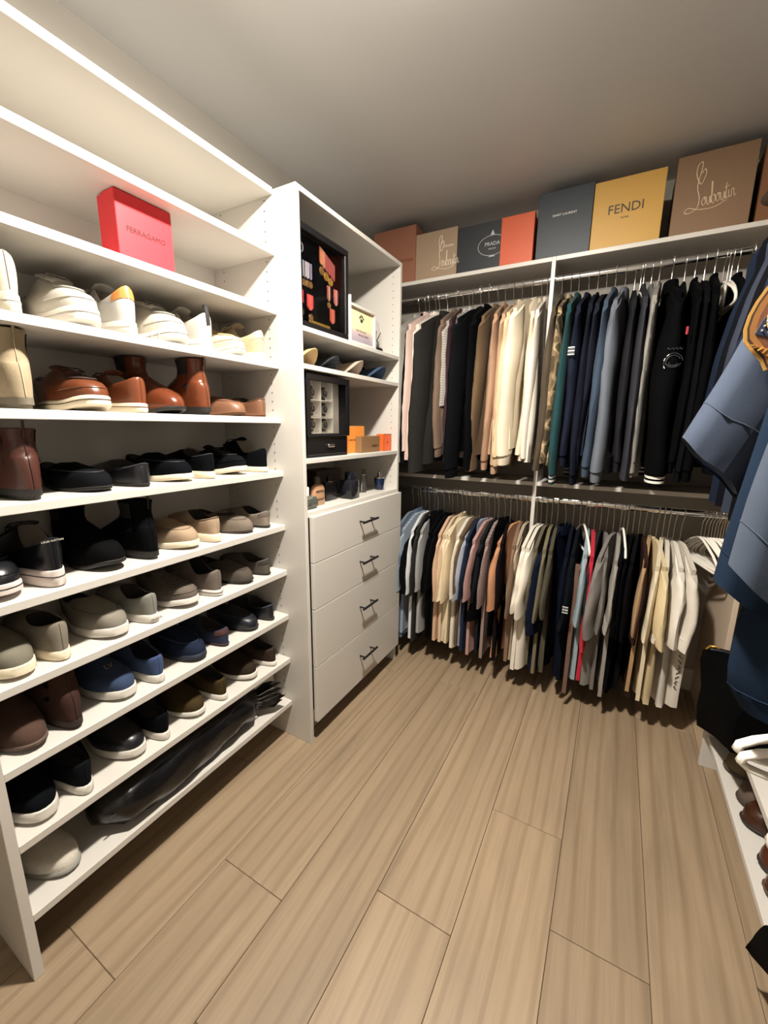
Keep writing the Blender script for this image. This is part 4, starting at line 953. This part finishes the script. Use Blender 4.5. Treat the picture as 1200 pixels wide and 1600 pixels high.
def near(label, y, m, sleeve_pts, body_pts, cat='shirt', name='uniform_shirt', thick=.045, bthick=.05, xr=XR, seed=1, sm=None):
    r = thing(name, label, cat, (0, y, 0), 0, 'shirts on the right rod')
    if sleeve_pts: wide_sleeve(r, sleeve_pts, sm or m, thick=thick, seed=seed)
    if body_pts:
        wide_sleeve(r, body_pts, m, 'body', 26, bthick, True, seed+5)
    # far sleeve, towards the wall
    if sleeve_pts: wide_sleeve(r, [((2*xr-R_[0], R_[1]), (min(2*xr-L_[0], .785), L_[1])) for L_, R_ in sleeve_pts], sm or m, thick=thick, seed=seed+2)
    MB().loft([[(xr+.062*k*math.cos(a*PI/10), .05*k*math.sin(a*PI/10), zz) for a in range(20)] for k, zz in ((1.15, 1.90), (1.1, 1.93), (.95, 1.962), (.85, 1.955), (.8, 1.91))], False, False).build('collar', m, r, True)
    hang((xr, y, ZU), -PI/2, 'white plastic hanger inside the '+' '.join(label.split()[:5]), 'hangers on the right rod')
    return r
B_ = lambda z0, xl0, z1, xl1: [((.34, 1.93), (.66, 1.93)), ((.275, 1.84), (.725, 1.84)), ((xl0, z0), (1.0-xl0-.02, z0)), ((xl1, z1), (min(.785, 1.0-xl1), z1-.0))]
# steel-blue uniform shirt with the gold shoulder patch
s1 = near('steel blue uniform shirt with gold shield patch on its flared sleeve', .955, BLU,
   [((.30, 1.86), (.36, 1.85)), ((.225, 1.70), (.335, 1.66)), ((.190, 1.575), (.300, 1.52)), ((.150, 1.455), (.255, 1.39)), ((.106, 1.345), (.200, 1.248))],
   B_(1.5, .262, 1.05, .235), thick=.052, bthick=.050, seed=3)
s0 = near('dark navy uniform shirt just behind the patched shirt', 1.095, NAV,
   [((.30, 1.86), (.36, 1.85)), ((.235, 1.70), (.335, 1.66)), ((.200, 1.575), (.300, 1.50)), ((.165, 1.44), (.27, 1.35)), ((.124, 1.335), (.228, 1.222))],
   B_(1.5, .265, 1.02, .24), thick=.045, bthick=.05, seed=9)
s2 = near('long dark blue shirt whose rounded hem hangs lowest', .850, mat('1a2738', .9, kind='cloth'),
   [((.30, 1.84), (.36, 1.83)), ((.222, 1.60), (.325, 1.55)), ((.195, 1.38), (.30, 1.30)), ((.176, 1.20), (.275, 1.12)), ((.168, 1.105), (.27, 1.065))],
   [((.34, 1.93), (.66, 1.93)), ((.275, 1.84), (.725, 1.84)), ((.245, 1.4), (.74, 1.4)), ((.222, 1.18), (.755, 1.18)), ((.209, 1.03), (.765, 1.03)), ((.210, .935), (.765, .90)), ((.235, .893), (.745, .87))], thick=.042, bthick=.060, seed=14)
s3 = near('faded denim-blue shirt nearest the camera on the right rod', .735, DEN,
   [((.30, 1.86), (.36, 1.85)), ((.225, 1.66), (.31, 1.60)), ((.195, 1.46), (.29, 1.38)), ((.170, 1.28), (.27, 1.20)), ((.160, 1.165), (.262, 1.105))],
   B_(1.5, .262, 1.10, .245), thick=.05, bthick=.04, seed=21)
for i, (yy, c_, lab) in enumerate(((1.20, '10151f', 'black shirt second behind the patched shirt'), (1.29, '1a2030', 'navy shirt third behind the patched shirt'), (1.38, '121317', 'black jacket fourth behind the patched shirt'), (1.47, '2a2f3a', 'charcoal shirt fifth behind the patched shirt'), (1.56, '10131b', 'black shirt sixth behind the patched shirt'), (1.66, '151d2c', 'navy jacket farthest back on the right rod'))):
    near(lab, yy, mat(c_, .9, kind='cloth'), [((.30, 1.86), (.36, 1.85)), ((.255, 1.70), (.34, 1.66)), ((.235, 1.575), (.32, 1.52)), ((.225, 1.42), (.31, 1.39))], B_(1.5, .29, 1.13, .28), thick=.03, bthick=.035, seed=30+i, name='shirt')
# the patch, stitched on the sleeve's room side (towards -y)
G1 = mat('a9743a', .6); G2 = mat('cf9f50', .45); BRN = mat('5a3520', .8); PW = mat('e8e2dc', .7); RD = mat('b9473a', .8); BU = mat('26304a', .8)
pc = (.221, -.060, 1.530)
def shield(k, r_=0):
    o = [(0, .078), (.016, .070), (.034, .064), (.052, .060), (.058, .048), (.062, .030), (.064, .008), (.063, -.014), (.058, -.036), (.048, -.054), (.030, -.066), (.012, -.076), (0, -.088)]
    o = o+[(-a, b_) for a, b_ in o[-2:0:-1]]
    return [(pc[0]+a*k*.94, pc[2]+b_*k*.94) for a, b_ in o]
s1_before = set(s1.children)
for k, m_, y0_, y1_ in ((1.0, G2, -.0020, 0), (.93, mat('4a2f1c', .8), -.0030, -.001), (.88, G1, -.0036, -.001), (.76, mat('7f4f36', .8), -.0042, -.001)):
    MB().prism(shield(k), pc[1]+y0_, pc[1]+y1_, 'y').build('patch_layer', m_, s1)
d_ = MB(); yy = pc[1]-.0046
d_.tube([(pc[0]+.036*math.cos(a*PI/10), yy, pc[2]+.004+.040*math.sin(a*PI/10)) for a in range(20)], .0022, 5, True)
d_.tube([(pc[0]-.03+.003*k, yy, pc[2]+.012+.018*math.sin(k*.35)) for k in range(20)], .0035, 5)
d_.tube([(pc[0]-.028+.003*k, yy, pc[2]-.002-.012*math.sin(k*.35)) for k in range(19)], .003, 5)
for k in range(-5, 6): d_.tube([(pc[0]+k*.006, yy, pc[2]-.052-.0*abs(k)), (pc[0]+k*.0075, yy, pc[2]-.064+.002*abs(k))], .0014, 4)
stuff(d_.build('gold_stitching', G2, s1))
f_ = MB()
for k in range(4): f_.tube([(pc[0]-.002+.004*j, yy, pc[2]-.018-.007*k+.004*math.sin(j*.6)) for j in range(9)], .0028, 4)
stuff(f_.build('red_stripes', RD, s1))
f_ = MB()
for k in range(3): f_.tube([(pc[0]-.002+.004*j, yy-.0005, pc[2]-.0215-.007*k+.004*math.sin(j*.6)) for j in range(9)], .0022, 4)
for (a, b_) in ((-.006, .018), (.002, .022), (.008, .016), (.0, .012)): f_.lathe([(0, -.004), (.005, 0), (0, .004)], 6, (pc[0]+a, yy, pc[2]+b_))
for a in range(9): f_.lathe([(0, -.0018), (.002, 0), (0, .0018)], 5, (pc[0]-.032+.009*(a % 3), yy-.001, pc[2]-.016-.007*(a//3)))
stuff(f_.build('white_stitching', PW, s1))
MB().box(pc[0]-.038, pc[0]-.006, yy-.0006, yy+.001, pc[2]-.037, pc[2]-.010, .0005).build('blue_field', BU, s1)
TL = Matrix.Translation(Vector(pc)) @ Matrix.Rotation(.36, 4, 'Y') @ Matrix.Rotation(-.06, 4, 'Z') @ Matrix.Translation(-Vector(pc))
for o_ in set(s1.children)-s1_before: o_.data.transform(TL)

# cap on the right top shelf, visor over the edge
hat = thing('peaked_hat', 'light blue-white hat with brown visor at the end of the top right shelf', 'hat', (.49, 2.03, 2.1372))
MB().loft([[(rx*math.cos(a*PI/12), rx*.95*math.sin(a*PI/12), z) for a in range(24)] for rx, z in ((.095, 0), (.098, .035), (.135, .075), (.128, .095), (.05, .105), (.001, .106))], True, True).build('crown', mat('a9b6c6', .6, kind='cloth'), hat, True)
MB().loft([[(-.085-.060*math.cos(s)*f, .105*math.sin(s)*(1-.1*f), .028-.018*f) for s in [(-1.4+.28*j) for j in range(11)]] for f in (0, .5, 1)]+[[(-.085-.060*math.cos(s)*f, .105*math.sin(s)*(1-.1*f), .024-.018*f) for s in [(-1.4+.28*j) for j in range(11)]] for f in (1, .5, 0)], False, False, False).build('visor', mat('5a3a26', .3), hat, True)

# empty hangers low on the right
for i, (y, rz) in enumerate(((.92, -1.45), (.845, -1.62), (.70, -1.5), (.66, -1.7))):
    hang((XR, y, .985), rz, ('empty white plastic hanger low on the right, the one reaching farthest toward the floor lamp light', 'empty white plastic hanger low on the right, in front of the first', 'empty white hanger at the right edge, nearer', 'empty white hanger at the right edge, nearest')[i].replace(', the one reaching farthest toward the floor lamp light', ', farthest from the camera'), 'empty hangers on the lower right rod').scale = (1.9, 1.38, .95)
# folded black trousers on the low rack
tr_ = thing('folded_trousers', 'black folded trousers draped over the far end of the low rack', 'trousers', (0, 0, 0))
def drape(y0_, y1_):
    prof = [(.418, .17), (.405, .25), (.392, .36), (.380, .45), (.386, .505), (.41, .53), (.50, .535), (.60, .53), (.72, .52), (.74, .40), (.735, .362), (.56, .3615), (.47, .3615), (.438, .352), (.434, .30), (.432, .22), (.430, .172)]
    rg = []
    for j in range(15):
        f = j/14; y = y0_+(y1_-y0_)*f; e = min(1, 5*f+.6, 5*(1-f)+.6)
        row = []
        for x, z in prof:
            up_ = (1-f)*.19*max(0, (.36-z)/.19)
            row.append((x+.005*math.sin(7*f+z*20)+(.02*(1-e) if x < .4 else 0)+(.03*(1-f) if z > .36 and x < .45 else .02*(1-f) if x < .42 else 0), y, z+up_+(.006*math.sin(9*f+x*30) if z > .37 else 0)-(.02*(1-e) if z > .45 else 0)))
        rg.append(row)
    return MB().loft(rg)
drape(1.52, 1.925).build('trouser_cloth', mat('06070a', .9, kind='cloth'), tr_, True)
MB().tube([(.392, 1.885, .528), (.40, 1.872, .548), (.415, 1.868, .552), (.425, 1.873, .545)], .004, 6).build('buckle', GOLD, tr_, True)
MB().tube([(.40+.02*j, 1.868, .536+.002*math.sin(j)) for j in range(12)], .006, 6).build('belt', mat('14161c', .4), tr_, True)

# shoes on the low rack, toes to the aisle
rk = [(1.790, 'olive-grey suede shoe at the far end of the low rack', D(slip, um=sue('6a604c'), sm=mat('4a4030', .8), sole=.012)),
      (1.672, 'taupe suede shoe second from the far end of the low rack', D(slip, um=sue('5d5148'), sm=mat('3a2f28', .8), sole=.012)),
      (1.552, 'brown leather lace-up third on the low rack', D(driver, um=lea('381d0d', .35), sm=DS, laces=mat('2e1a12', .7))),
      (1.434, 'tan brown leather shoe fourth on the low rack', D(driver, um=lea('452312', .3), sm=DS)),
      (1.316, 'glossy brown dress shoe fifth on the low rack', D(driver, um=lea('3f1d0f', .15), sm=mat('4a3a2a', .6), sole=.014)),
      (1.198, 'dark brown leather shoe sixth on the low rack', D(driver, um=lea('2b1610', .35), sm=DS)),
      (1.080, 'black-brown dress shoe seventh on the low rack', D(driver, um=lea('191311', .2), sm=mat('3a3022', .6), sole=.014)),
      (.962, 'black leather shoe eighth on the low rack', D(driver, um=lea('131110', .3), sm=DS)),
      (.844, 'black leather shoe nearest the camera on the low rack', D(driver, um=lea('101010', .4), sm=DS))]
for i, (y, lab, p) in enumerate(rk):
    shoe('shoe', lab+', toe out', (.472+.146, y-.03, .1453), True, D(p, throat=.088, toeh=.044, w=.060, L=.295), 'shoes on the low rack', yaw=PI+.30+random.uniform(-.08, .08), side=1 if i % 2 else -1)
po = thing('dark_garment', 'black garment end hanging diagonally over the near part of the low rack', 'garment', (0, 0, 0))
MB().loft([[(.424+.016*math.cos(a*PI/7), y+.006*math.sin(a*PI/7*2), (z0_+z1_)/2+(z1_-z0_)/2*math.sin(a*PI/7)) for a in range(14)] for y, z0_, z1_ in ((1.106, .112, .135), (1.098, .112, .18), (1.085, .122, .235), (1.0, .19, .31), (.9, .245, .39), (.7, .33, .50))]).build('cloth', mat('06070a', .9, kind='cloth'), po, True)
